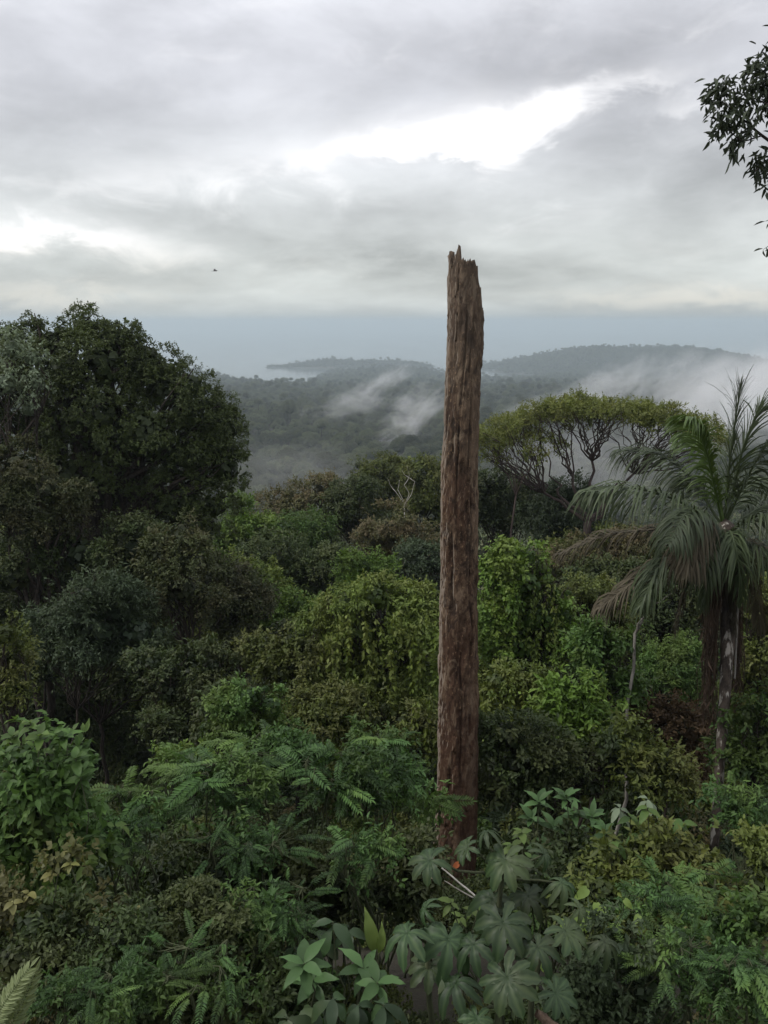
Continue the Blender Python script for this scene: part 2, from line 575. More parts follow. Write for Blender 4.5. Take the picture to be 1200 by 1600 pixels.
def build_haze():
    m = bpy.data.materials.new('haze_air')
    m.use_nodes = True
    k = Nodes(m.node_tree)
    v = k.new('ShaderNodeVolumePrincipled')
    v.inputs['Color'].default_value = (.71, .81, .86, 1)
    v.inputs['Density'].default_value = HAZE
    v.inputs['Anisotropy'].default_value = 0.35
    o = k.new('ShaderNodeOutputMaterial')
    k.put(o.inputs['Volume'], v.outputs[0])
    a = Acc()
    box(a, (-14500, -420, ZMIN - 1.2), (14500, 20500, CZ + 34))
    tag(a.build('haze', m), 'thin pale haze lying over valley and lake', kind='stuff')


HAZE = 0.00025
build_haze()


def build_mist(px, py, Y, rx, ry, rz, dens, slant=0.0, seed=0.0, label='', cover=0.5, sc3=1.0):
    """a drifting cloud bank rising from the valley: noise-broken volume"""
    m = bpy.data.materials.new('mist_vapour')
    m.use_nodes = True
    k = Nodes(m.node_tree)
    tc = k.new('ShaderNodeTexCoord')
    co = tc.outputs['Object']
    r = k.vm('LENGTH', co)
    r = r.node.outputs['Value']
    fall = k.step(r, 1.0, 0.15)
    mv = k.vm('ADD', k.vm('MULTIPLY', co, (rx / rz, ry / rz, 1.0)), (seed, seed * 1.7, 0))
    mv = k.vm('MULTIPLY', mv, (0.55, 0.8, 1.0))
    n = k.noise(mv, 2.3 * sc3, 8, 0.66, 1.2)
    n2 = k.noise(mv, 0.9 * sc3, 3, 0.5, 0.5)
    f = k.m('ADD', k.m('MULTIPLY', k.m('SUBTRACT', n, 0.5), 2.2), k.m('MULTIPLY', k.m('SUBTRACT', n2, 0.5), 1.2))
    f = k.m('ADD', k.m('SUBTRACT', f, cover), fall)
    d = k.step(f, 0.0, 0.9)
    d = k.m('MULTIPLY', k.m('MULTIPLY', d, k.m('MINIMUM', k.m('MULTIPLY', fall, 2.5), 1.0)), dens)
    v = k.new('ShaderNodeVolumePrincipled')
    v.inputs['Color'].default_value = (.985, .985, .985, 1)
    v.inputs['Anisotropy'].default_value = 0.2
    k.put(v.inputs['Density'], d)
    o = k.new('ShaderNodeOutputMaterial')
    k.put(o.inputs['Volume'], v.outputs[0])
    me = bpy.data.meshes.new('mist')
    import bmesh
    bm = bmesh.new()
    bmesh.ops.create_icosphere(bm, subdivisions=3, radius=1.0)
    bm.to_mesh(me)
    bm.free()
    me.materials.append(m)
    o = add_obj('mist', me)
    o.location = P(px, py, Y)
    o.scale = (rx, ry, rz)
    o.rotation_euler = (0, slant, 0)
    tag(o, label, kind='stuff')


if USE_MIST:
    build_mist(1120, 630, 430, 112, 70, 46, 0.040, R(-24), 3.1, 'torn white mist bank climbing out of the valley behind the palm', 0.52)
    build_mist(1230, 610, 520, 105, 70, 52, 0.040, R(-20), 9.1, 'pale mist filling the valley beyond the palm fronds', 0.45)
    build_mist(940, 612, 700, 110, 60, 36, 0.026, R(-30), 5.7, 'thin mist wisp trailing above the umbrella tree', 0.55)
    build_mist(655, 645, 560, 76, 60, 34, 0.050, R(-38), 1.2, 'slanting mist wisp rising beside the dead trunk', 0.66)
    build_mist(540, 632, 620, 80, 50, 28, 0.030, R(-14), 7.9, 'small pale mist wisp over the mid valley forest', 0.66)
    build_mist(900, 730, 230, 52, 45, 22, 0.010, 0.0, 4.4, 'bluish mist lying under the umbrella tree branches', 0.40)
    build_mist(460, 745, 280, 60, 60, 22, 0.004, 0.0, 6.4, 'faint bluish mist low in the near valley', 0.40)
    build_mist(600, 598, 950, 90, 60, 26, 0.024, R(-30), 12.4, 'second faint wisp left of the dead trunk under the far shore', 0.62)
    build_mist(830, 640, 620, 70, 50, 24, 0.028, R(-25), 15.1, 'low mist streak behind the left half of the umbrella tree', 0.60)
    build_mist(1030, 590, 900, 120, 60, 36, 0.022, R(-34), 17.7, 'high thin mist plume in front of the far headland', 0.58)

# ------------------------------------------------------------------ far forest (one mass, past counting)
rng = np.random.default_rng(11)


def crown_proto(name, seed, leaf, n_sub, n_leaf, squash, mat):
    """a broad forest crown, radius 1, centred on its own middle, with a stem below"""
    g = np.random.default_rng(seed)
    a = Acc()
    d = fib(n_sub, g)
    d = d[d[:, 2] > -0.35]
    cc = d * (0.66 + 0.12 * g.random((len(d), 1))) * [1, 1, squash]
    rr = 0.26 + 0.16 * g.random(len(d))
    i = g.integers(0, len(d), n_leaf)
    u = unit(g.normal(size=(n_leaf, 3)) + d[i] * 0.9 + [0, 0, 0.5])
    C = cc[i] + u * (rr[i] * (0.75 + 0.3 * g.random(n_leaf)))[:, None]
    D = unit(u * 0.5 + g.normal(size=(n_leaf, 3)) * 0.7 + [0, 0, -0.3])
    N = unit(u * 0.7 + [0, 0, 0.7] + g.normal(size=(n_leaf, 3)) * 0.4)
    tint = np.clip(0.25 + 0.3 * g.random(len(d))[i] + 0.35 * g.random(n_leaf) * 1.0, 0, 1)
    leaves(a, C, D, N, leaf * (0.7 + 0.6 * g.random(n_leaf)), leaf * 0.6, tint)
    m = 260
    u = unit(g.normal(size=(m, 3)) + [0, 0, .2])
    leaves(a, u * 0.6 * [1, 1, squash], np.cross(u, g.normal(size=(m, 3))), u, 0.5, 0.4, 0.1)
    tube(a, [(0, 0, -2.2), (0.03, 0, -1), (0, 0.02, -.2)], [.07, .05, .03], 6, 0.3, 1)
    return a.mesh(name, [MATS[mat], MATS['dark_bark']])


def gn_scatter(o, protos):
    """stand a random one of the prototype meshes on every point of o"""
    c = bpy.data.collections.new(o.name + '_kinds')
    for me in protos:
        c.objects.link(bpy.data.objects.new(me.name, me))
    t = bpy.data.node_groups.new(o.name + '_scatter', 'GeometryNodeTree')
    t.interface.new_socket('Geometry', in_out='INPUT', socket_type='NodeSocketGeometry')
    t.interface.new_socket('Geometry', in_out='OUTPUT', socket_type='NodeSocketGeometry')
    N = t.nodes
    gi, go = N.new('NodeGroupInput'), N.new('NodeGroupOutput')
    iop, ci = N.new('GeometryNodeInstanceOnPoints'), N.new('GeometryNodeCollectionInfo')
    ci.inputs['Collection'].default_value = c
    ci.inputs['Separate Children'].default_value = True
    ci.inputs['Reset Children'].default_value = True

    def attr(nm, ty):
        q = N.new('GeometryNodeInputNamedAttribute')
        q.data_type = ty
        q.inputs['Name'].default_value = nm
        return q.outputs['Attribute']
    L = t.links.new
    L(gi.outputs[0], iop.inputs['Points'])
    L(ci.outputs[0], iop.inputs['Instance'])
    iop.inputs['Pick Instance'].default_value = True
    L(attr('variant', 'INT'), iop.inputs['Instance Index'])
    L(attr('turn', 'FLOAT_VECTOR'), iop.inputs['Rotation'])
    L(attr('size', 'FLOAT_VECTOR'), iop.inputs['Scale'])
    L(iop.outputs[0], go.inputs[0])
    md = o.modifiers.new('scatter', 'NODES')
    md.node_group = t


def points_obj(name, pos, variant, turn, size):
    me = bpy.data.meshes.new(name)
    me.vertices.add(len(pos))
    me.vertices.foreach_set('co', pos.astype(np.float32).ravel())
    me.attributes.new('variant', 'INT', 'POINT').data.foreach_set('value', variant.astype(np.int32))
    me.attributes.new('turn', 'FLOAT_VECTOR', 'POINT').data.foreach_set('vector', turn.astype(np.float32).ravel())
    me.attributes.new('size', 'FLOAT_VECTOR', 'POINT').data.foreach_set('vector', size.astype(np.float32).ravel())
    return add_obj(name, me)


def forest_points(y0, y1, step, half):
    ys = np.arange(y0, y1, step)
    out = []
    for y in ys:
        w = y * math.tan(R(half)) + 12
        xs = np.arange(-w, w, step)
        out.append(np.stack([xs, np.full(len(xs), y)], -1))
    p = np.concatenate(out)
    p += rng.uniform(-0.45, 0.45, p.shape) * step
    return p


def build_forest():
    near = [crown_proto('forest_crown', 20 + i, 0.085, 46, 7000, (0.85, 1.0, 0.7, 0.9)[i], 'forest_leaf') for i in range(4)]
    # the nearest valley trees one can tell apart stand as objects; all the rest is one mass
    p = forest_points(84, 400, 8.2, 33)
    z = ground(p[:, 0], p[:, 1])
    s = rng.uniform(3.6, 6.2, len(p))
    h = rng.uniform(9, 19, len(p))
    show = (np.abs(p[:, 0]) < p[:, 1] * 0.47) & (p[:, 1] < 250) & (p[:, 1] > 150) & (p[:, 0] > -p[:, 1] * 0.2) & (p[:, 0] < p[:, 1] * 0.34)
    idx = np.flatnonzero(show)
    for i in idx:
        o = add_obj('valley_tree', near[i % 4])
        o.location = (p[i, 0], p[i, 1], z[i] + h[i])
        hs = max(s[i], h[i] / 2.2)
        o.scale = (s[i], s[i], s[i] * rng.uniform(.8, 1.1))
        o.rotation_euler = (0, 0, rng.uniform(0, 6.28))
        tag(o, 'hazy round-crowned rainforest tree down in the valley', 'tree', 'rainforest trees on the valley floor')
    rest = ~show
    far = forest_points(400, 4000, 10.5, 33)
    zf = ground(far[:, 0], far[:, 1])
    keep = (zf > 1.2) & (rng.random(len(far)) < 0.96)
    far, zf = far[keep], zf[keep]
    P2 = np.concatenate([p[rest], far])
    Z2 = np.concatenate([z[rest] + h[rest], zf + rng.uniform(2.5, 9, len(zf)) * np.clip(zf / 9, .35, 1) + (rng.random(len(zf)) < .09) * rng.uniform(3, 13, len(zf)) * np.clip(zf / 5, .3, 1)])
    S2 = np.concatenate([s[rest], rng.uniform(3.2, 6.4, len(zf))])
    n = len(P2)
    turn = np.stack([np.zeros(n), np.zeros(n), rng.uniform(0, 6.28, n)], -1)
    size = np.stack([S2, S2, S2 * rng.uniform(.75, 1.15, n)], -1)
    o = points_obj('forest', np.column_stack([P2, Z2]), rng.integers(0, 4, n), turn, size)
    gn_scatter(o, near)
    tag(o, 'hazy rainforest covering the valley out to the lake shore', kind='stuff')
    print('forest', n, 'valley trees', len(idx))


build_forest()

# ------------------------------------------------------------------ trees of the slope
rng = np.random.default_rng(23)


def lobes_px(rows, Y, jitter=0.5):
    """[(px, py, radius px, squash, depth shift m)] -> centres, radii, squash"""
    C, Rr, S = [], [], []
    for r in rows:
        px, py, rp = r[:3]
        sq = r[3] if len(r) > 3 else 0.85
        dy = r[4] if len(r) > 4 else rng.uniform(-jitter, jitter) * rp * mpp(py, Y) * 1.2
        C.append(P(px, py, Y + dy))
        Rr.append(rp * mpp(py, Y + dy))
        S.append(sq)
    return np.array(C), np.array(Rr), np.array(S)


def crown_acc(C, Rr, S, leaf, cover=.95, sub=18, frac=0.40, ratio=0.48, shape='small', droop=0.3, back=0.45, cap=60000, core=True, gap=1.7, twig=(1.2, 3.6), up=0.45, ball=0.45):
    """leaf sprays on small sub-lobes round every main lobe"""
    a = Acc()
    cs, us, rs = [], [], []
    for c, r, s in zip(C, Rr, S):
        d = fib(sub, rng)
        d = d[d[:, 2] > -0.6]
        w = np.where(d[:, 1] > 0.35, back, 1.0)
        d = d[rng.random(len(d)) < w]
        q = c + d * r * (0.70 + 0.16 * rng.random((len(d), 1))) * [1, 1, s]
        inside = np.zeros(len(d), bool)
        for c2, r2, s2 in zip(C, Rr, S):
            if c2 is not c and not np.allclose(c2, c):
                inside |= (np.linalg.norm((q - c2) / [1, 1, s2], axis=1) < r2 * 0.62)
        q, d = q[~inside], d[~inside]
        cs.append(q)
        us.append(d)
        rs.append(r * frac * rng.uniform(.5, 1.35, len(q)))
    cs, us, rs = np.concatenate(cs), np.concatenate(us), np.concatenate(rs)
    area = (2.6 * math.pi * rs ** 2)
    n = int(min(cap, cover * area.sum() / (0.5 * leaf * leaf * ratio)))
    k = 9                                        # leaves on a twig
    nc = max(n // k, 1)
    i = rng.choice(len(cs), int(nc * gap), p=area / area.sum())
    v = unit(rng.normal(size=(len(i), 3)) + us[i] * 1.0 + [0, 0, up])
    pc = cs[i] + v * (rs[i] * (0.55 + 0.50 * rng.random(len(i)) ** 1.2))[:, None]
    # gaps: whole twigs missing where a coarse noise field is low
    q = pc / max(leaf * 7.0, .05)
    w = fbm(q[:, 0], q[:, 1], q[:, 2], 2) + rng.normal(size=len(i)) * .05
    keep = np.argsort(-w)[:nc]
    i, v, pc, w = i[keep], v[keep], pc[keep], w[keep]
    nc = len(i)
    t_sub = rng.random(len(cs))
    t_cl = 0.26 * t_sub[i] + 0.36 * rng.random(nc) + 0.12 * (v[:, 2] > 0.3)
    j = np.repeat(np.arange(nc), k)
    m = len(j)
    ax = unit(v * .9 + rng.normal(size=(nc, 3)) * .55 + [0, 0, .25 - droop * .5])
    ln = leaf * rng.uniform(*twig, nc)
    sz = rng.uniform(.7, 1.3, len(cs))[i]
    s_ = rng.random(m)
    pos = pc[j] + ax[j] * (ln[j] * s_)[:, None] + np.stack([0 * s_, 0 * s_, -droop * ln[j] * s_ ** 2 * .6], -1) + rng.normal(size=(m, 3)) * leaf * ball * .5
    D = unit(ax[j] * 0.55 + rng.normal(size=(m, 3)) * 0.65 + [0, 0, -droop])
    N = unit(v[j] * 0.45 + [0, -0.1, 0.8] + rng.normal(size=(m, 3)) * 0.35)
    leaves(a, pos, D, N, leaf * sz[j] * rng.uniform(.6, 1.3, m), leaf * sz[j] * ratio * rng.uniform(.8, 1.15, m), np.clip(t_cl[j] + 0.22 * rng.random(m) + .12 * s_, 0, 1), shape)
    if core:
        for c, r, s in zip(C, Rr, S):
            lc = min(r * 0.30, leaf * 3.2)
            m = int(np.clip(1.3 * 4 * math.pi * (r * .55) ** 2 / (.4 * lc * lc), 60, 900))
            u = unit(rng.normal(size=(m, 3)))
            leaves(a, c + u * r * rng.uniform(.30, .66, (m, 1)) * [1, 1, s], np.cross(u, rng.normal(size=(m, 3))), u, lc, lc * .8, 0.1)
    return a, cs


def base_at(px, py, Y):
    p = P(px, py, Y)
    return np.array([p[0], Y, float(ground(p[0], Y))])


def trunk_acc(base, C, Rr, rad, s=8, every=1, wig=0.05):
    a = Acc()
    mid = C.mean(0)
    top = mid.copy()
    fork = base + (top - base) * 0.62
    fork[2] = min(fork[2], C[:, 2].min())
    fork[2] = max(fork[2], base[2] + 0.3 * (mid[2] - base[2]))
    foot = base - [0, 0, 0.3]
    pts = limb(rng, foot, fork, 9, 0.012)
    tube(a, pts, np.linspace(rad * 1.25, rad * 0.8, 9), s)
    for c, r in list(zip(C, Rr))[::every]:
        q = limb(rng, fork, c, 7, wig, 0.06)
        tube(a, q, np.linspace(rad * 0.55, rad * 0.12, 7), 6)
        for _ in range(4):
            e = c + unit(rng.normal(size=3) + [0, 0, .4]) * r * 0.8
            tube(a, limb(rng, q[rng.integers(3, 6)], e, 5, 0.08), np.linspace(rad * 0.2, rad * 0.05, 5), 4)
    return a


def satellites(rows, n):
    out = list(rows)
    for r in rows:
        for _ in range(n):
            th = rng.uniform(0, 6.28)
            q = r[2] * rng.uniform(.28, .58)
            out.append((r[0] + math.cos(th) * r[2] * rng.uniform(.7, 1.15), r[1] + math.sin(th) * r[2] * rng.uniform(.6, 1.05) + r[2] * .12, q, rng.uniform(.6, .9)))
    return out


def tree(label, rows, Y, leaf_px, mat, cat='tree', name='rainforest_tree', bark='dark_bark', rad=0.16, trunk_px=None, group=None, sat=2, **kw):
    leaf_px = leaf_px * .82
    C, Rr, S = lobes_px(satellites(rows, sat), Y)
    px = trunk_px if trunk_px is not None else float(np.mean([r[0] for r in rows]))
    py = float(np.mean([r[1] for r in rows]))
    b = base_at(px, py, Y)
    root = empty(name, b, label, cat, group)
    leaf = leaf_px * mpp(py, Y)
    if leaf_px >= 8:
        kw.setdefault('shape', 'lance')
    a, cs = crown_acc(C, Rr, S, leaf, **kw)
    trunk_acc(b, C, Rr, rad).build('trunk', MATS[bark], root, True)
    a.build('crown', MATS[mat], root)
    return root, C, Rr, cs


def vines(root, starts, length, leaf, mat, n_per=26, name='hanging_vine'):
    """leafy strands hanging from the crown"""
    a = Acc()
    for p in starts:
        L = length * rng.uniform(.4, 1.2)
        n = max(6, int(n_per * L / length))
        t = np.sort(rng.random(n))
        q = p + np.stack([0.10 * np.sin(t * 5 + rng.random() * 6) * L * .3, 0.05 * np.cos(t * 4) * L, -t * L], -1)
        D = unit(rng.normal(size=(n, 3)) * [.7, .7, .3] + [0, 0, -0.8])
        N = unit(rng.normal(size=(n, 3)) * .5 + [0, -0.55, 0.6])
        leaves(a, q, D, N, leaf * rng.uniform(.7, 1.2, n), leaf * .5, np.clip(.25 + .3 * rng.random() + .3 * rng.random(n) - t * .1, 0, 1))
        tube(a, np.stack([p, p + [0.02, 0, -L * .5], p + [0, 0.02, -L]]), 0.008, 3, 0.1)
    return a.build(name, MATS[mat], root)


# --- the ring of far crowns along the crest
tree('reddish-brown twiggy crown on the crest right beside the big dome tree', [(440, 805, 38), (478, 785, 34), (505, 772, 28), (415, 830, 30), (520, 810, 36)], 62, 5.5, 'brown_leaf')
tree('olive round-topped crown rising highest left of the dead trunk', [(600, 745, 32), (575, 740, 22), (622, 770, 36), (585, 785, 36)], 66, 5.5, 'olive_leaf')
tree('yellowish olive crown standing directly behind the left edge of the dead trunk', [(668, 752, 34), (690, 790, 40), (655, 790, 34), (700, 730, 22)], 64, 5.5, 'olive_leaf')
tree('dark green crown just below the reddish-brown crest crown', [(548, 775, 34), (530, 815, 36), (570, 820, 36), (500, 840, 36)], 57, 5.5, 'deep_leaf')
tree('grey-brown crown under the white bare branches', [(615, 830, 38), (650, 850, 38), (590, 860, 36), (680, 850, 36)], 50, 6, 'brown_leaf')
tree('yellow-tipped small crown filling the notch at the foot of the big dome', [(372, 812, 30), (392, 835, 28), (350, 840, 26)], 48, 6.5, 'lime_leaf')
tree('dark drooping crown in the row above the lime vine tree', [(430, 880, 44), (470, 900, 42), (400, 900, 36), (510, 890, 34), (450, 940, 44), (490, 950, 36)], 42, 6.5, 'deep_leaf')
tree('bluish green crown tucked against the dead trunk above the vine tree', [(655, 885, 36), (685, 880, 30), (640, 910, 30)], 44, 6, 'blue_leaf')
tree('small yellow-green crown peeking over the lime vine tree', [(540, 895, 24), (570, 885, 26), (598, 898, 24), (555, 915, 26)], 36, 7, 'lime_leaf')
tree('dark green crown close right of the dead trunk below the umbrella tree', [(775, 765, 34), (805, 775, 34), (760, 800, 32), (790, 815, 36), (745, 770, 26)], 54, 5.5, 'deep_leaf')
tree('grey-green ragged crown beneath the middle of the umbrella tree', [(862, 790, 30), (890, 770, 28), (845, 815, 32), (880, 820, 32), (915, 800, 26)], 52, 5.5, 'blue_leaf')
tree('brownish leaning crown behind the lowest palm fronds', [(930, 860, 34), (900, 880, 30), (960, 890, 34), (985, 850, 30)], 44, 6, 'brown_leaf')

# --- the big dome tree at the left and what leans on it
root, C, Rr, cs = tree('huge dark dome-crowned tree rising above the horizon', [
    (56, 506, 20), (132, 514, 38), (100, 520, 26), (192, 526, 30), (160, 570, 62), (100, 585, 60), (215, 585, 56), (260, 615, 56), (295, 645, 50),
    (325, 675, 48), (340, 705, 44), (150, 655, 90), (230, 680, 80), (290, 715, 60), (70, 660, 70), (330, 745, 36), (200, 760, 80), (110, 750, 80),
    (280, 785, 60), (335, 790, 34), (20, 590, 60), (78, 532, 30), (98, 550, 36), (228, 562, 40), (262, 582, 40), (298, 606, 40), (332, 640, 38), (352, 672, 34), (358, 705, 30), (208, 545, 34), (178, 532, 32), (350, 735, 30), (45, 548, 38), (25, 525, 26), (165, 535, 34), (352, 735, 36), (315, 825, 46), (240, 850, 56), (-60, 640, 100), (-50, 560, 60)], 34, 5.2, 'dome_leaf', 'tree', 'dome_tree', 'dark_bark', 0.42, -30, None, sat=0, cap=120000, sub=30, frac=.33, cover=1.9, gap=1.2, droop=.2, twig=(.5, 1.7), back=.3)
tree('pale whitish-leaved crown at the left edge before the dome', [(18, 548, 26), (52, 560, 20), (60, 600, 20), (8, 600, 30), (45, 640, 20)], 30.5, 8, 'pale_leaf', cover=.35, trunk_px=0, sat=0)
tree('olive-brown crown at the left edge below the pale leaves', [(30, 735, 48), (75, 765, 44), (10, 790, 50), (55, 815, 46), (100, 800, 34)], 28.5, 6, 'shade_leaf', trunk_px=40)
tree('narrow green crown with pale upright leaf tips under the dome edge', [(280, 835, 32), (262, 870, 36), (300, 880, 36), (285, 920, 40), (318, 940, 34)], 27, 7.5, 'shade_leaf', rad=.1)
tree('dark bluish laurel-leaved crown hanging over the black hollow', [(140, 935, 50), (95, 965, 44), (185, 950, 46), (150, 985, 50), (110, 1005, 36), (215, 990, 40), (190, 1010, 30)], 25, 9.5, 'blue_leaf', ratio=.34, rad=.05, trunk_px=40)
tree('dark brownish mass between laurel crown and dome trunk', [(60, 870, 50), (130, 870, 50), (200, 860, 54), (230, 905, 40), (20, 900, 50), (10, 960, 40)], 29, 6.5, 'deep_leaf', rad=.06, trunk_px=-20, cover=.75)
tree('brown-tipped crown left of the lime vine tree', [(360, 900, 36), (350, 950, 40), (385, 945, 36), (330, 990, 40), (370, 1000, 36), (290, 1000, 40)], 31, 7, 'shade_leaf', rad=.12)
tree('olive left-edge crown with hanging twigs beside the black hollow', [(8, 990, 28), (20, 1030, 28), (5, 1065, 32), (25, 1075, 20)], 15.5, 9, 'olive_leaf', rad=.06, trunk_px=-10)
tree('dim shaded crown at the right rim of the black hollow', [(300, 1050, 34), (270, 1080, 34), (330, 1040, 30), (240, 1040, 30), (290, 1110, 40)], 22, 8, 'deep_leaf', rad=.08)

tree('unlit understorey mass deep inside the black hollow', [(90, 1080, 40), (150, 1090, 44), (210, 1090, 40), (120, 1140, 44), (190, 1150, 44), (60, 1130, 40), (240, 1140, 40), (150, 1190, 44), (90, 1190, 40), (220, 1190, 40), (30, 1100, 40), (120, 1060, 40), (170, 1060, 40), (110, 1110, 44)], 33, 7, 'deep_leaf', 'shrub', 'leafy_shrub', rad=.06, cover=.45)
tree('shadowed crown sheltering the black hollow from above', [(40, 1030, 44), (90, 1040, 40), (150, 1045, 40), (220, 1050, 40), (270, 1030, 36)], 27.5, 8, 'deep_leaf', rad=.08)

# --- middle of the slope
root, C, Rr, cs = tree('lime green vine-draped tree in the middle of the slope', [
    (540, 945, 34, .8), (585, 935, 34, .8), (630, 940, 36, .8), (668, 950, 34, .8), (520, 985, 34), (570, 990, 46), (625, 995, 48), (670, 1000, 40), (540, 1040, 40), (600, 1060, 50), (655, 1070, 44)],
    23.5, 9, 'vine_leaf', 'tree', 'vine_draped_tree', 'dark_bark', .12, 600, None, cover=1.1, droop=.8, ratio=.42)
vines(root, [P(rng.uniform(498, 690), rng.uniform(950, 1060), 22.5 - rng.random()) for _ in range(70)], 2.3, .19, 'vine_leaf')
root, C, Rr, cs = tree('olive creeper-covered bush joining the lime vine tree from the left', [(410, 1010, 30, .7), (450, 1003, 30, .7), (485, 1010, 30, .8), (470, 1045, 36), (500, 1075, 40), (440, 1050, 30)], 22.5, 8.5, 'olive_leaf', 'shrub', 'creeper_shrub', rad=.06)
vines(root, [P(rng.uniform(400, 530), rng.uniform(1010, 1080), 21.9) for _ in range(26)], 1.6, .18, 'olive_leaf')
root, C, Rr, cs = tree('shaded creeper column beneath the lime vine tree', [(520, 1115, 42), (575, 1125, 44), (630, 1130, 46), (670, 1130, 36), (480, 1120, 36)], 20.5, 9, 'olive_leaf', 'shrub', 'creeper_shrub', rad=.06, cover=.9)
vines(root, [P(rng.uniform(470, 690), rng.uniform(1085, 1150), 19.8) for _ in range(36)], 1.5, .18, 'vine_leaf')
tree('fine-leaved bright bush at the lower right of the black hollow', [(390, 1090, 30, .8), (360, 1110, 30), (420, 1105, 32), (350, 1145, 34), (395, 1140, 40), (435, 1150, 34), (330, 1150, 26)], 16, 8, 'fresh_leaf', 'shrub', 'leafy_shrub', rad=.05, ratio=.6)

root, C, Rr, cs = tree('bright green climber-covered tree close right of the dead trunk', [
    (825, 872, 26), (795, 880, 28), (845, 890, 26), (775, 905, 30), (820, 915, 38), (860, 925, 28), (790, 955, 42), (840, 965, 40), (770, 1000, 36), (810, 1010, 40), (865, 1000, 34), (880, 960, 24)],
    25, 8, 'lime_leaf', 'tree', 'climber_covered_tree', 'dark_bark', .12, 810, None, ratio=.6)
vines(root, [P(rng.uniform(760, 890), rng.uniform(900, 1010), 24.2) for _ in range(36)], 1.8, .17, 'vine_leaf')
tree('brown-green tangled crown below the grey palm frond', [(905, 925, 28), (935, 940, 30), (900, 965, 28), (940, 985, 30), (915, 1010, 30), (965, 970, 26)], 27, 7.5, 'olive_leaf')
tree('dim crown in the shade under the palm', [(1010, 940, 44), (1050, 960, 40), (990, 990, 36), (1040, 1000, 36), (1000, 920, 40), (1075, 930, 36)], 30, 7.5, 'deep_leaf')
tree('small tree with pale lit sprays left of the white leaning stem', [(940, 990, 22, .7), (915, 1010, 22, .7), (955, 1020, 24), (930, 1045, 28), (975, 1000, 18), (905, 1040, 18), (960, 1060, 30)], 19, 11, 'fresh_leaf', rad=.05)
tree('low bright feathery thicket left of the palm trunk', [(1030, 1035, 26, .7), (1065, 1025, 28, .7), (1090, 1040, 24), (1010, 1050, 22), (1050, 1060, 30), (1085, 1065, 24)], 23, 8, 'fresh_leaf', 'shrub', 'leafy_shrub', rad=.05, ratio=.3)
root, C, Rr, cs = tree('olive hanging bush right against the middle of the dead trunk', [(775, 1065, 28, .8), (805, 1060, 28, .8), (835, 1070, 24), (765, 1095, 28), (800, 1105, 34), (840, 1100, 28), (860, 1085, 18)], 19.5, 9, 'vine_leaf', 'shrub', 'creeper_shrub', rad=.05, droop=.8)
vines(root, [P(rng.uniform(755, 860), rng.uniform(1070, 1110), 18.9) for _ in range(22)], 1.2, .17, 'vine_leaf')
tree('bush with layered yellow-green lit sprays right of the dead trunk', [(860, 1110, 24, .5), (895, 1120, 26, .5), (935, 1125, 26, .5), (965, 1130, 22, .5), (885, 1075, 22, .5), (915, 1085, 20, .5), (940, 1160, 34), (890, 1160, 36)], 16.5, 13, 'lime_leaf', 'shrub', 'leafy_shrub', rad=.05, ratio=.42)
tree('dark leafy mass below the layered lit sprays', [(790, 1150, 40), (840, 1165, 40), (900, 1200, 42), (960, 1195, 40), (800, 1200, 40), (850, 1220, 40), (770, 1230, 34), (1000, 1190, 34)], 15, 11, 'deep_leaf', 'shrub', 'leafy_shrub', rad=.06)
tree('yellow-green crown at the right edge behind the palm trunk', [(1185, 935, 26), (1195, 975, 34), (1165, 965, 20), (1190, 1020, 34), (1172, 1040, 24), (1225, 960, 40)], 24, 8.5, 'olive_leaf', rad=.08, trunk_px=1200)
tree('brown dry-leaved patch of bush between palm trunk and dark mass', [(1060, 1110, 26), (1030, 1120, 26), (1080, 1150, 28), (1050, 1165, 30), (1075, 1195, 26), (1015, 1100, 24)], 19, 9, 'dead_leaf', 'shrub', 'dry_shrub', rad=.04, cover=.8)
tree('dull green bush in front of the brown dry patch', [(1000, 1140, 30), (1030, 1190, 30), (1045, 1215, 30), (1000, 1210, 34)], 15, 11, 'olive_leaf', 'shrub', 'leafy_shrub', rad=.05)
tree('broad-leaved bush right of the palm trunk near the frame edge', [(1165, 1120, 26), (1190, 1140, 30), (1175, 1170, 30), (1200, 1100, 30), (1150, 1180, 22), (1210, 1180, 36)], 17, 12, 'fresh_leaf', 'shrub', 'leafy_shrub', rad=.05, trunk_px=1180)

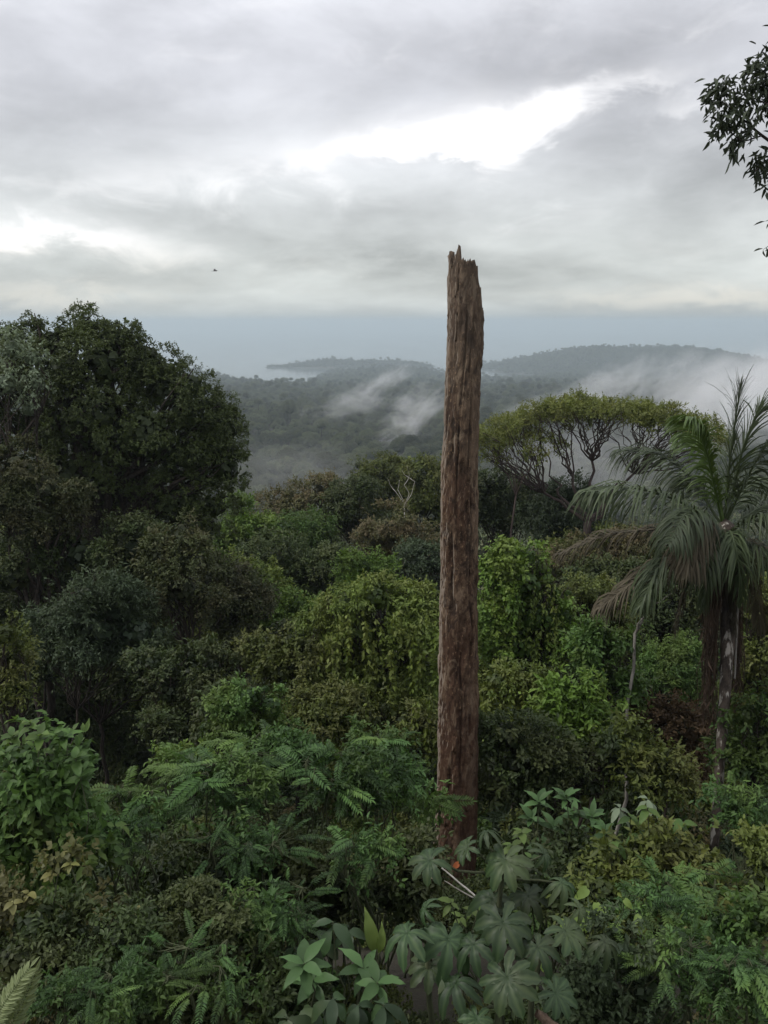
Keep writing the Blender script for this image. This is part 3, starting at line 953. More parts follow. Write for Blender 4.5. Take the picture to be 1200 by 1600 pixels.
# --- the unbroken canopy between the trees above: look-alike crowns
def slope_canopy():
    n, used = 0, set()
    tones = (('olive_leaf', 'olive'), ('lime_leaf', 'bright green'), ('deep_leaf', 'dark green'), ('vine_leaf', 'yellow-green'), ('fresh_leaf', 'fresh green'), ('dome_leaf', 'dull green'), ('shade_leaf', 'brownish green'))
    cols = ((90, 'below the big dome tree'), (250, 'below the dome tree edge'), (400, 'beside the dome tree'), (520, 'left of the lime vine tree'), (700, 'directly left of the dead trunk'),
            (840, 'directly right of the dead trunk'), (960, 'between dead trunk and palm fronds'), (1090, 'under the palm fronds'), (1400, 'beyond the palm trunk'))
    rows_ = ((930, 'high up'), (1010, 'midway up'), (1090, 'lower down'), (1300, 'near the foot'))
    while n < 46:
        px, py = rng.uniform(-60, 1260), rng.uniform(835, 1200)
        if (40 < px < 260 and py > 1010) or (1050 < px < 1180 and py > 980) or (470 < px < 720 and py > 880):
            continue
        mat, tone = tones[rng.integers(0, 7)]
        where = next(w for x, w in cols if px < x)
        level = next(w for y, w in rows_ if py < y)
        lab = f'{tone} crown {level} in the slope canopy {where}'
        if lab in used:
            continue
        used.add(lab)
        Y = float(np.interp(py, [830, 900, 960, 1050, 1120, 1200], [50, 41, 34, 26, 21, 17])) * rng.uniform(1.0, 1.12)
        r = rng.uniform(24, 40)
        rows = [(px + rng.normal() * r * .9, py + rng.normal() * r * .55, r * rng.uniform(.6, 1.1), rng.uniform(.6, .9)) for _ in range(5)]
        tree(lab, rows, Y, rng.uniform(6.5, 9), mat, 'tree', 'slope_tree', rad=.07, group='crowns of the slope canopy', sat=1, cap=9000, ratio=(.35, .48, .6)[n % 3])
        n += 1


slope_canopy()

# --- the umbrella tree
def umbrella_tree():
    Y = 47
    rows = []
    for dy in (-1.6, 0, 1.6, 3.2):
        for x in np.arange(752, 1122, 21):
            arc = 634 + (62 if x < 915 else 34) * abs((x - 915) / 175) ** 2.1
            rows.append((x + rng.normal() * 7, arc + 4 + rng.normal() * 5 + abs(dy) * 2, rng.uniform(18, 29), rng.uniform(.20, .32), dy + rng.normal() * .5))
    rows = [r for r in rows if rng.random() > .14]
    rows += [(800, 704, 24, .45, 0.), (850, 692, 26, .45, 0.), (872, 702, 20, .45, .5), (765, 712, 16, .45, 0.), (835, 712, 16, .4, -.5)]
    C, Rr, S = lobes_px(rows, Y, 1.3)
    b = base_at(905, 800, Y)
    root = empty('umbrella_tree', b, 'flat-topped umbrella tree with bare dark branching limbs under its crown', 'tree')
    a, cs = crown_acc(C, Rr, S, 4.2 * mpp(650, Y), cover=1.0, cap=44000, sub=12, frac=.36, back=.8, core=False, up=.35, droop=.15, gap=1.3)
    a.build('crown', MATS['umbrella_leaf'], root)
    t = Acc()
    fork = P(918, 815, Y)
    tube(t, limb(rng, b - [0, 0, .3], fork, 10, 0.012), np.linspace(.34, .24, 10), 9)
    forks = [P(x, y, Y + dy) for x, y, dy in ((850, 770, .3), (895, 745, -.6), (925, 720, .6), (965, 755, 0), (990, 740, 1), (870, 765, 1.2))]
    hubs = []
    for f in forks:
        q = limb(rng, fork, f, 7, .05)
        tube(t, q, np.linspace(.13, .075, 7), 7)
        hubs.append(f)
    for c, r, s in zip(C, Rr, S):
        d = [np.linalg.norm((c - h) * [1, .5, .6]) for h in hubs]
        for h in np.argsort(d)[:1]:
            for _ in range(1):
                e = c + rng.normal(size=3) * r * [.4, .4, .1] - [0, 0, r * s * .25]
                q = limb(rng, hubs[h], e, 9, .035, -0.06)
                tube(t, q, np.linspace(.058, .020, 9), 5)
                for _ in range(3):
                    j = rng.integers(4, 8)
                    e2 = e + rng.normal(size=3) * r * [.8, .8, .15]
                    tube(t, limb(rng, q[j], e2, 6, .07, -.04), np.linspace(.026, .009, 6), 4)
    t.build('trunk', MATS['umbrella_bark'], root, True)


umbrella_tree()


def bare_tree(label, base_px, Y, tips, mat, r0, name='bare_tree', part='branch', fork_px=None):
    b = base_at(base_px[0], base_px[1], Y)
    root = empty(name, b, label, 'tree')
    a = Acc()
    f = P(*fork_px, Y)
    tube(a, limb(rng, b - [0, 0, .3], f, 9, .015), np.linspace(r0 * 1.3, r0, 9), 7)
    a.build('trunk', MATS[mat], root, True)
    for poly in tips:
        q = np.array([f] + [P(x, y, Y + rng.uniform(-.3, .3)) for x, y in poly])
        t = np.linspace(0, 1, len(q) * 3)
        q2 = np.stack([np.interp(t, np.linspace(0, 1, len(q)), q[:, k]) for k in range(3)], -1)
        q2[1:-1] += rng.normal(size=(len(q2) - 2, 3)) * r0 * .35
        w = Acc()
        tube(w, q2, np.linspace(r0 * .8, r0 * .25, len(q2)), 6)
        w.build(part, MATS[mat], root, True)


bare_tree('dead white-branched tree poking out of the olive crest crowns', (630, 800), 61, [[(618, 768), (612, 762), (606, 748)], [(640, 772), (632, 758), (640, 745), (636, 728)], [(642, 775), (648, 752), (632, 742), (628, 735)], [(622, 765), (624, 750)]], 'bone_wood', .04, fork_px=(632, 788))
bare_tree('white slender stem leaning right beneath the palm fronds', (985, 1010), 18.4, [[(1005, 965), (1018, 948), (1050, 927)], [(1012, 955), (1022, 935)]], 'pale_bark', .038, 'leaning_sapling', fork_px=(992, 990))
bare_tree('pinkish grey leafless twigs left under the umbrella tree', (800, 800), 45, [[(795, 745), (775, 715), (765, 700)], [(805, 740), (812, 712)], [(815, 750), (835, 722), (842, 700)], [(800, 740), (790, 705), (793, 690)], [(810, 745), (825, 730), (828, 705)]], 'umbrella_bark', .05, fork_px=(806, 775))


# ------------------------------------------------------------------ the dead trunk
def dead_trunk():
    Y = 14.6
    # outline of the two sides, photograph pixels
    ys = [384, 450, 500, 560, 620, 680, 740, 800, 900, 1000, 1100, 1200, 1300, 1400, 1470]
    xl = [700, 700, 699, 697, 693, 690, 688, 687, 686, 685, 684, 682, 679, 672, 664]
    xr = [757, 757, 757, 756, 753, 750, 748, 748, 748, 748, 748, 747, 744, 740, 738]
    zs, cx, rr = [], [], []
    for y, l, r in zip(ys, xl, xr):
        p0, p1 = P(l, y, Y), P(r, y, Y)
        zs.append((p0[2] + p1[2]) / 2)
        cx.append((p0[0] + p1[0]) / 2)
        rr.append((p1[0] - p0[0]) / 2)
    zs, cx, rr = [np.array(q)[::-1] for q in (zs, cx, rr)]
    gz = float(ground(cx[0], Y)) - 0.3
    zs = np.concatenate([[gz], zs])
    cx = np.concatenate([[cx[0]], cx])
    rr = np.concatenate([[rr[0] * 1.25], rr])
    b = np.array([cx[0], Y, gz + 0.3])
    root = empty('dead_tree', b, 'tall bare broken-topped dead trunk standing alone mid picture', 'dead tree')
    nt, nz = 124, 310
    th = np.arange(nt) * 2 * np.pi / nt
    # broken rim: height by sideways position (front face), torn lower behind
    rim_x = [-1.0, -.93, -.88, -.80, -.74, -.66, -.56, -.50, -.46, -.40, -.30, -.22, -.14, -.06, 0, .06, .14, .22, .32, .40, .48, .55, .60, .66, .74, .80, .85, .90, .95, 1.0]
    rim_y = [404, 398, 404, 408, 408, 398, 385, 383, 384, 403, 409, 411, 408, 412, 409, 413, 408, 411, 409, 410, 414, 409, 420, 438, 450, 453, 472, 488, 486, 492]
    s = np.sin(th)                                    # +x is right
    rim = np.interp(s, rim_x, rim_y)
    front = np.cos(th)                                # +1 faces the camera
    rim_z = np.array([P(728, y, Y)[2] for y in rim])
    jag = (vnoise(th * 9, 0 * th, 0 * th + 3) - .5) * .12 + (vnoise(th * 26, 0 * th, 0 * th + 9) - .5) * .05
    rim_z = rim_z + jag - np.where(front < 0, .28 * vnoise(th * 4, 0 * th, 0 * th + 1), 0) * (np.abs(s) < .85)
    tz = np.linspace(0, 1, nz)
    Z = gz + (rim_z[None, :] - gz) * tz[:, None]
    A = np.broadcast_to(th, Z.shape)
    CX = np.interp(Z, zs, cx)
    R0 = np.interp(Z, zs, rr)
    ca, sa = np.cos(A), np.sin(A)
    sx, sy = sa * .34, ca * .34
    groove = fbm(sx * 11, sy * 11, Z * .9, 4) - .5
    flake = fbm(sx * 13 + 9, sy * 13, Z * 4.2, 4) - .5
    fine = fbm(sx * 34, sy * 34, Z * 13, 3) - .5
    rough = .045 * groove + .065 * flake + .05 * fine + .05 * (fbm(sx * 4, sy * 4, Z * .6, 2) - .5)
    # plates of lost bark: stepped edges
    plate = fbm(sx * 7 + 3, sy * 7, Z * 2.0 + 4, 4)
    rough = rough - .028 * np.clip((plate - .52) * 25, 0, 1)
    # rot holes and hollows where wood has dropped out
    for a0, z0, w, h, dp in ((-.35, -5.2, .13, .16, .10), (.30, -3.3, .10, .13, .07), (-.55, -2.2, .09, .22, .07), (.05, -1.0, .10, .10, .05), (.45, -.35, .10, .2, .06), (-.15, -6.4, .12, .3, .06), (.5, -7.6, .1, .25, .06), (-.5, -8.9, .15, .3, .07), (.1, .2, .1, .18, .05), (-.62, -.6, .1, .2, .05)):
        aa = A - np.where(A > np.pi, 2 * np.pi, 0)
        rough = rough - dp * np.exp(-(np.abs((aa - a0) / w) ** 3) - np.abs((Z - CZ - z0) / h) ** 3)
    # long cracks
    for c0, z0, z1, w in ((-.15, -1.5, .8, .05), (.35, -2.8, -.8, .04), (-.5, -5.5, -3.6, .07), (.1, -9, -6, .04), (.55, -6.5, -3, .045), (-.3, -3.2, -1.6, .05), (-.62, -4.6, -3.9, .10), (.28, -1.2, .2, .035)):
        zz = Z - CZ
        wob = c0 + (vnoise(Z * 1.4, 0 * Z, 0 * Z + c0 * 7) - .5) * .22
        f = np.exp(-((A - np.where(A > np.pi, 2 * np.pi, 0) - wob) / w) ** 2) * np.clip((zz - z0) * 4, 0, 1) * np.clip((z1 - zz) * 4, 0, 1)
        rough = rough - .075 * f
    rough *= .64
    RR = R0 * (1 + .03 * np.sin(2 * A + Z * .4)) + rough - .012
    X = CX + RR * sa
    Yy = Y - RR * ca
    V = np.stack([X, Yy, Z], -1)
    # inner wall of the hollow top
    ni = 14
    d = np.linspace(0, 1, ni)[:, None]
    zi = rim_z[None, :] - .02 - d * 1.1
    ri = (RR[-1][None, :] - .045 - .05 * d - .04 * vnoise(np.broadcast_to(th * 6, (ni, nt)), zi * 3, zi * 0))
    Vi = np.stack([np.interp(zi, zs, cx) + ri * sa[-1][None], Y - ri * ca[-1][None], zi], -1)
    allV = np.concatenate([V.reshape(-1, 3), Vi.reshape(-1, 3)])
    n2 = nz + ni
    i, j = np.meshgrid(np.arange(n2 - 1), np.arange(nt), indexing='ij')
    a0, b0 = i * nt + j, i * nt + (j + 1) % nt
    Fc = np.concatenate([np.stack([a0, b0, b0 + nt], -1).reshape(-1, 3), np.stack([a0, b0 + nt, a0 + nt], -1).reshape(-1, 3)])
    cen = len(allV)
    allV = np.concatenate([allV, [[np.interp(rim_z.min() - 1.2, zs, cx), Y, rim_z.min() - 1.2]]])
    l0 = (n2 - 1) * nt
    Fc = np.concatenate([Fc, np.stack([l0 + np.arange(nt), l0 + (np.arange(nt) + 1) % nt, np.full(nt, cen)], -1)])
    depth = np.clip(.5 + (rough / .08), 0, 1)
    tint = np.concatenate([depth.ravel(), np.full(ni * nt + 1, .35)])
    m = bpy.data.materials.new('weathered_wood')
    m.use_nodes = True
    k = Nodes(m.node_tree)
    geo = k.new('ShaderNodeNewGeometry')
    pos = geo.outputs['Position']
    v1 = k.vm('MULTIPLY', pos, (1, 1, .30))
    v2 = k.vm('MULTIPLY', pos, (1, 1, .55))
    n1 = k.noise(v1, 20, 6, .68, .5)
    n2_ = k.noise(v2, 8, 6, .68, .6)
    n3 = k.noise(k.vm('MULTIPLY', pos, (1, 1, .5)), 1.7, 5, .62, .4)
    n4 = k.noise(v2, 24, 4, .65, .3)
    at = k.new('ShaderNodeAttribute', attribute_name='tint')
    f = k.m('ADD', k.m('MULTIPLY', n1, .5), k.m('MULTIPLY', n2_, .5))
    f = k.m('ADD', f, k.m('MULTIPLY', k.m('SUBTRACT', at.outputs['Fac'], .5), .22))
    c = k.ramp(f, [(.36, (.018, .011, .008)), (.46, (.058, .035, .022)), (.54, (.105, .068, .043)), (.64, (.200, .140, .090))])
    c = k.mix(k.m('MULTIPLY', k.step(n3, .48, .62), .6), c, (.066, .034, .021, 1))
    c = k.mix(k.m('MULTIPLY', k.step(k.m('SUBTRACT', 1.0, n3), .50, .64), .35), c, (.20, .145, .10, 1))
    c = k.mix(k.m('MULTIPLY', k.step(n4, .58, .68), .55), c, (.33, .22, .13, 1))
    c = k.mix(k.m('MULTIPLY', k.step(k.noise(v2, 4.2, 6, .68, .9), .54, .62), .80), c, (.020, .013, .010, 1))
    c = k.mix(k.m('MULTIPLY', k.step(k.noise(k.vm('MULTIPLY', pos, (1, 1, .35)), 3.4, 6, .7, .6), .55, .62), .60), c, (.235, .175, .118, 1))
    # sun-bleached grey towards the top, damp red-brown rot towards the foot
    sz = k.new('ShaderNodeSeparateXYZ')
    k.put(sz.inputs[0], pos)
    hgt = k.m('ADD', k.m('SUBTRACT', sz.outputs[2], CZ), k.m('MULTIPLY', k.m('SUBTRACT', n3, .5), 5.0))
    c = k.mix(k.m('MULTIPLY', k.step(hgt, -3.5, 1.5), .40), c, (.145, .115, .088, 1))
    c = k.mix(k.m('MULTIPLY', k.step(hgt, -4.0, -9.5), .50), c, (.062, .030, .018, 1))
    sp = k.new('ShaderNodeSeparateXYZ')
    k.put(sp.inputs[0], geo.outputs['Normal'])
    # pale left flank: stripped sapwood plus light from the left put into the colour
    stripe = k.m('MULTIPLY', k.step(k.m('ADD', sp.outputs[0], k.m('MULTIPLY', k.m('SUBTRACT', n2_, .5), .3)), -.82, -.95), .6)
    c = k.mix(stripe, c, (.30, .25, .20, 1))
    b_ = k.new('ShaderNodeBsdfPrincipled')
    k.put(b_.inputs['Base Color'], c)
    b_.inputs['Roughness'].default_value = .88
    b_.inputs['Specular IOR Level'].default_value = .2
    bp = k.new('ShaderNodeBump')
    bp.inputs['Strength'].default_value = .7
    bp.inputs['Distance'].default_value = .02
    k.put(bp.inputs['Height'], k.m('ADD', n1, n4))
    k.put(b_.inputs['Normal'], bp.outputs[0])
    o = k.new('ShaderNodeOutputMaterial')
    k.put(o.inputs['Surface'], b_.outputs[0])
    MATS['weathered_wood'] = m
    a = Acc()
    a.add(allV, Fc, tint)
    stem = a.build('trunk', m, root, True)
    # torn splinters on the rim and plates of bark still clinging on
    for q in range(5):
        j = rng.integers(0, nt)
        p = V[-1, j] - [0, 0, .12]
        w = Acc()
        h = rng.uniform(.13, .20)
        tube(w, np.stack([p, p + [rng.normal() * .01, 0, h * .6], p + [rng.normal() * .02, 0, h]]), [.03, .024, .006], 5)
        add_obj('splinter', w.mesh('splinter', m, root.location), stem)
    for q in range(56):
        i, j = rng.integers(20, nz - 12), rng.integers(0, nt)
        if ca[i, j] < -.3:
            continue
        w = Acc()
        hh, ww = rng.integers(4, 12), rng.integers(2, 6)
        ii = np.clip(np.arange(i, i + hh), 0, nz - 1)
        jj = np.arange(j, j + ww) % nt
        I, J = np.meshgrid(ii, jj, indexing='ij')
        out = np.stack([sa[I, J], -ca[I, J], 0 * I], -1)
        edge = rng.uniform(.002, .009)
        top = V[I, J] + out * (edge + .012 * rng.random(I.shape)[..., None])
        top += np.array([0, 0, 1.]) * rng.normal(size=I.shape)[..., None] * .012
        bot = V[I, J] - out * .02
        VV = np.concatenate([top.reshape(-1, 3), bot.reshape(-1, 3)])
        x, y = np.meshgrid(np.arange(hh - 1), np.arange(ww - 1), indexing='ij')
        t0 = (x * ww + y).ravel()
        f = np.concatenate([np.stack([t0, t0 + 1, t0 + ww + 1], -1), np.stack([t0, t0 + ww + 1, t0 + ww], -1)])
        ring = np.concatenate([np.arange(ww), np.arange(1, hh) * ww + ww - 1, (hh - 1) * ww + np.arange(ww - 2, -1, -1), np.arange(hh - 2, 0, -1) * ww])
        r2 = np.roll(ring, -1)
        nn = hh * ww
        side = np.concatenate([np.stack([ring, ring + nn, r2 + nn], -1), np.stack([ring, r2 + nn, r2], -1)])
        w.add(VV, np.concatenate([f, side]), .5)
        add_obj('bark_flake', w.mesh('bark_flake', m, root.location), stem)


dead_trunk()


# ------------------------------------------------------------------ the palm
def frond_mesh(pts, leaf_len, mat, name, root, n=64, width=.055, hang=1.0, ragged=.15, spread=.55):
    """one feathery leaf: a bent rib with long drooping leaflets on both sides"""
    pts = np.asarray(pts, float)
    t = np.linspace(0, 1, len(pts))
    tt = np.linspace(0, 1, 24)
    k = [np.interp(tt, t, pts[:, i]) for i in range(3)]
    q = np.stack(k, -1)
    for _ in range(5):
        q[1:-1] = (q[:-2] + q[1:-1] * 2 + q[2:]) / 4
    a = Acc()
    tube(a, q, np.linspace(.035, .007, 24), 5, .6)
    T = unit(np.gradient(q, axis=0))
    s = np.linspace(.10, .995, n)
    for side in (-1, 1):
        ss = np.clip(s + rng.normal(size=n) * .004, 0, 1)
        B = np.stack([np.interp(ss, tt, q[:, i]) for i in range(3)], -1)
        Tt = unit(np.stack([np.interp(ss, tt, T[:, i]) for i in range(3)], -1))
        lat = np.cross(Tt, [0, 0, 1.0])
        bad = np.linalg.norm(lat, axis=1) < .35
        lat[bad] = lat[bad] + np.array([0.2, 1.0, 0]) * .6
        lat = unit(lat) * side
        L = leaf_len * (.35 + .65 * np.sin(np.clip(ss * 1.02, 0, 1) * np.pi) ** .55) * rng.uniform(1 - ragged, 1 + ragged, n)
        L[ss > .9] *= .8
        d0 = unit(lat * spread + Tt * .55 + rng.normal(size=(n, 3)) * .11 + [0, 0, .10])
        seg = 5
        u = np.linspace(0, 1, seg)
        X = np.zeros((n, seg, 3))
        X[:, 0] = B
        dcur = d0.copy()
        for i in range(1, seg):
            X[:, i] = X[:, i - 1] + dcur * (L / (seg - 1))[:, None]
            dcur = unit(dcur + np.array([0, 0, -1.0]) * (hang * rng.uniform(.35, .75, n))[:, None])
        W = width * np.array([.55, 1, .9, .6, .08])
        dirv = unit(np.gradient(X, axis=1))
        w_ax = unit(np.cross(dirv, np.broadcast_to(unit(np.cross(Tt, lat))[:, None] + [0, .25, .4], X.shape)) + 1e-6)
        A0, A1 = X - w_ax * W[None, :, None] * .5, X + w_ax * W[None, :, None] * .5
        A1[..., 2] -= 0
        VV = np.stack([A0, X + np.cross(w_ax, dirv) * W[None, :, None] * .18, A1], 2).reshape(-1, 3)
        base = (np.arange(n) * seg * 3)[:, None]
        f = []
        for i in range(seg - 1):
            for c in (0, 1):
                p0 = i * 3 + c
                f += [(p0, p0 + 1, p0 + 4), (p0, p0 + 4, p0 + 3)]
        Fc = (base[:, :, None] + np.array(f)[None]).reshape(-1, 3)
        a.add(VV, Fc, np.repeat(np.clip(.2 + .6 * rng.random(n), 0, 1), seg * 3))
    a.build(name, MATS[mat], root)


def palm():
    Y = 18.0
    b = base_at(1112, 1380, 15.5)
    b = np.array([P(1115, 1350, 16.6)[0], 16.6, 0])
    b[2] = float(ground(b[0], b[1]))
    root = empty('palm_tree', b, 'tall feather palm with drooping grey-green fronds and dead brown skirt', 'palm')
    hub = P(1133, 822, Y)
    a = Acc()
    prof = [b - [0, 0, .3]] + [P(x, y, yy) for x, y, yy in ((1115, 1340, 16.7), (1121, 1250, 16.9), (1128, 1150, 17.1), (1133, 1080, 17.3), (1137, 1000, 17.6), (1138, 920, 17.8))] + [hub]
    t = np.linspace(0, 1, 40)
    q = np.stack([np.interp(t, np.linspace(0, 1, len(prof)), np.array(prof)[:, i]) for i in range(3)], -1)
    for _ in range(6):
        q[1:-1] = (q[:-2] + 2 * q[1:-1] + q[2:]) / 4
    rad = np.interp(t, [0, .2, .6, .85, 1], [.13, .10, .13, .19, .22]) + np.sin(np.arange(40) * 2.6) * .006
    tube(a, q, rad, 12)
    a.build('trunk', MATS['mottled_bark'], root, True)
    # dead fibre skirt hanging round the upper trunk
    for side, (x0, x1, y0, y1, yy) in enumerate(((1098, 1120, 905, 1140, 17.5), (1144, 1158, 905, 1100, 17.9))):
        w = Acc()
        for _ in range(70):
            x = rng.uniform(x0 + 4, x1 - 2)
            yb = rng.uniform(y0 + (y1 - y0) * .5, y1)
            p0, p2 = P(x + rng.normal() * 5 + (8 if side == 0 else -6), y0 + rng.uniform(-40, 20), yy + rng.uniform(-.35, .35)), P(x + rng.normal() * 5 - (6 if side == 0 else -2), yb, yy + rng.uniform(-.3, .3))
            tube(w, limb(rng, p0, p2, 6, .012), np.linspace(.016, .006, 6), 3)
        m = 300
        px, py = rng.uniform(x0, x1, m), rng.uniform(y0, y1, m)
        C = np.array([P(x, y, yy + rng.uniform(-.35, .35)) for x, y in zip(px, py)])
        D = unit(rng.normal(size=(m, 3)) * .35 + [0, 0, -1])
        leaves(w, C, D, rng.normal(size=(m, 3)) + [0, -1, .2], rng.uniform(.12, .4, m), .022, rng.random(m))
        w.build('dead_skirt', MATS['dry_fibre'], root)
    w = Acc()
    tube(w, [P(1155, 895, 17.5), P(1152, 960, 17.45), P(1148, 1060, 17.2)], [.02, .028, .02], 6)
    w.build('aerial_root', MATS['pale_bark'], root, True)
    H = lambda x, y, dy=0.: P(x, y, Y + dy)
    F_ = [  # points, leaflet length, material, rib hang, spread
        ([H(1133, 815), H(1140, 720, .1), H(1150, 650, .2), H(1157, 603, .3)], 1.5, 'frond_leaf', .26, .8),
        ([H(1128, 815), H(1108, 720, -.5), H(1092, 668, -.7), H(1074, 652, -.9)], .95, 'fresh_frond', 1.0, .4),
        ([H(1135, 815), H(1170, 740, -.4), H(1200, 690, -.6), H(1235, 680, -.8)], 1.0, 'frond_leaf', 1.0, .6),
        ([H(1127, 820), H(1080, 745, .6), H(1030, 706, .9), H(968, 704, 1.2)], 1.4, 'frond_leaf', 1.2, .38),
        ([H(1125, 825), H(1060, 780, -.7), H(985, 760, -1.1), H(918, 768, -1.4)], 1.4, 'frond_leaf', 1.3, .35),
        ([H(1124, 835), H(1040, 826, .2), H(950, 834, .5), H(873, 866, .7)], 1.15, 'dry_frond', 1.5, .32),
        ([H(1122, 850), H(1060, 872, -.5), H(1000, 900, -.8), H(938, 950, -1.1)], 1.15, 'dry_frond', 1.5, .32),
        ([H(1128, 845), H(1095, 800, -1.2), H(1070, 800, -2.0), H(1045, 850, -2.6)], 1.0, 'frond_leaf', 1.4, .45),
        ([H(1133, 835), H(1142, 828, -.8), H(1152, 862, -1.2), H(1160, 940, -1.4)], .9, 'frond_leaf', 1.4, .4),
        ([H(1140, 825), H(1190, 790, .3), H(1250, 780, .5), H(1320, 800, .8)], 1.05, 'frond_leaf', 1.2, .5),
        ([H(1140, 830), H(1190, 800, -.9), H(1240, 820, -1.5), H(1280, 880, -2.)], 1.0, 'frond_leaf', 1.4, .45),
        ([H(1140, 840), H(1190, 850, -.2), H(1240, 890, -.3), H(1290, 950, -.4)], .9, 'dry_frond', 1.5, .4),
        ([H(1130, 815), H(1110, 760, 1.4), H(1090, 740, 2.2), H(1065, 760, 3.2)], 1.0, 'frond_leaf', 1.1, .5),
        ([H(1137, 815), H(1165, 760, 1.4), H(1195, 745, 2.2), H(1225, 775, 3.)], 1.0, 'frond_leaf', 1.1, .5),
        ([H(1126, 850), H(1095, 870, .5), H(1070, 920, .8), H(1055, 990, 1.)], .8, 'dry_frond', 1.4, .35),
        ([H(1140, 850), H(1165, 875, .5), H(1180, 925, .6), H(1190, 985, .8)], .8, 'dry_frond', 1.4, .35),
        ([H(1130, 845), H(1115, 850, -.9), H(1105, 885, -1.3), H(1098, 950, -1.4)], .8, 'frond_leaf', 1.5, .4),
        ([H(1136, 815), H(1160, 700, -.2), H(1185, 640, -.2), H(1215, 640, -.2)], 1.4, 'frond_leaf', .35, .7),
        ([H(1130, 812), H(1120, 745, .2), H(1098, 690, .4), H(1060, 680, .6)], .9, 'fresh_frond', 1.1, .5),
        ([H(1124, 848), H(1075, 850, -.9), H(1030, 880, -1.4), H(1000, 950, -1.7)], 1.1, 'frond_leaf', 1.5, .3),
        ([H(1124, 848), H(1085, 835, .9), H(1040, 850, 1.5), H(1000, 910, 2.0)], 1.2, 'frond_leaf', 1.5, .3),
        ([H(1140, 848), H(1180, 850, -.9), H(1220, 880, -1.4), H(1250, 950, -1.7)], 1.1, 'frond_leaf', 1.5, .3),
        ([H(1128, 838), H(1100, 815, -.9), H(1085, 830, -1.5), H(1075, 890, -1.9)], 1.1, 'dry_frond', 1.5, .3),
        ([H(1133, 850), H(1140, 880, -.6), H(1146, 930, -.7), H(1150, 985, -.6)], .7, 'dry_frond', 1.5, .4),
    ]
    for pts, L, mat, hang, spr in F_:
        frond_mesh(pts, L, mat, 'frond', root, hang=hang, spread=spr, width=.046 if hang > .6 else .034)


palm()


# ------------------------------------------------------------------ branch hanging in at the upper right
def overhang():
    Y = 12.0
    b = base_at(1420, 900, Y + 1)
    root = empty('overhanging_tree', b, 'tree outside the frame whose dark leafy boughs hang in at upper right', 'tree')
    a = Acc()
    top = P(1360, 60, Y + .6)
    tube(a, limb(rng, b - [0, 0, .3], top, 12, .01), np.linspace(.22, .12, 12), 9)
    a.build('trunk', MATS['dark_bark'], root, True)
    boughs = [([(1360, 330), (1260, 260), (1190, 212), (1165, 190), (1130, 160)], .035), ([(1360, 260), (1270, 200), (1205, 165), (1188, 120), (1176, 95)], .03),
              ([(1360, 360), (1270, 300), (1215, 262), (1195, 250), (1180, 268)], .025), ([(1360, 440), (1270, 390), (1215, 385), (1196, 392)], .02), ([(1190, 212), (1160, 222), (1140, 205)], .012),
              ([(1205, 165), (1170, 150), (1120, 140)], .012), ([(1360, 200), (1280, 120), (1230, 70), (1210, 60)], .03), ([(1370, 150), (1320, 60), (1290, 10)], .03)]
    for poly, r in boughs:
        w = Acc()
        q = np.array([P(x, y, Y + .3 * math.sin(x)) for x, y in poly])
        t = np.linspace(0, 1, len(q) * 4)
        q2 = np.stack([np.interp(t, np.linspace(0, 1, len(q)), q[:, k]) for k in range(3)], -1)
        q2[1:-1] = (q2[:-2] + 2 * q2[1:-1] + q2[2:]) / 4
        tube(w, q2, np.linspace(r, .006, len(q2)), 5)
        w.build('bough', MATS['dark_bark'], root, True)
    w = Acc()
    clumps = [(1140, 140, 20, 60), (1118, 135, 16, 45), (1110, 158, 13, 35), (1150, 165, 26, 110), (1135, 185, 22, 70), (1165, 190, 22, 80), (1125, 195, 14, 28), (1120, 208, 9, 16), (1160, 215, 18, 50), (1140, 222, 14, 26), (1150, 238, 12, 22),
              (1175, 140, 18, 50), (1182, 110, 16, 45), (1195, 95, 18, 60), (1170, 92, 9, 12), (1195, 130, 18, 70), (1190, 165, 16, 45), (1205, 150, 20, 70), (1195, 245, 16, 45), (1180, 258, 10, 22), (1200, 268, 14, 30), (1190, 275, 8, 12), (1197, 296, 7, 12), (1175, 265, 7, 9),
              (1200, 385, 8, 14), (1198, 345, 4, 4), (1130, 130, 8, 14), (1135, 124, 8, 10)]
    clumps += [(rng.uniform(1215, 1330), rng.uniform(30, 420), 24, 80) for _ in range(22)]
    for x, y, r, n in clumps:
        n = max(3, int(n * .72))
        C = P(x, y, Y) + rng.normal(size=(n, 3)) * r * .52 * mpp(y, Y) * [1, 1.2, 1]
        D = unit(rng.normal(size=(n, 3)) * .75 + [-.25, 0, -.75])
        N = unit(rng.normal(size=(n, 3)) * .6 + [0, -.3, .8])
        leaves(w, C, D, N, rng.uniform(.10, .19, n), rng.uniform(.035, .055, n), rng.random(n), 'lance')
        for _ in range(max(2, n // 14)):
            tube(w, limb(rng, P(x, y, Y), C[rng.integers(0, n)], 4, .08), [.006, .004, .003, .002], 3, 0.)
    w.build('foliage', MATS['overhang_leaf'], root)


overhang()


# ------------------------------------------------------------------ plants close to the viewpoint
rng = np.random.default_rng(41)


def orient(loc, D, N, s, root):
    D = Vector(D).normalized()
    N = Vector(N)
    S = N.cross(D).normalized()
    U = D.cross(S)
    m = Matrix((D, S, U)).transposed().to_4x4() @ Matrix.Diagonal((s, s, s, 1))
    m.translation = Vector(loc) - root.location
    return m


def put_leaf(me, name, root, loc, D, N, s):
    o = add_obj(name, me, root)
    o.matrix_basis = orient(loc, D, N, s, root)
    return o


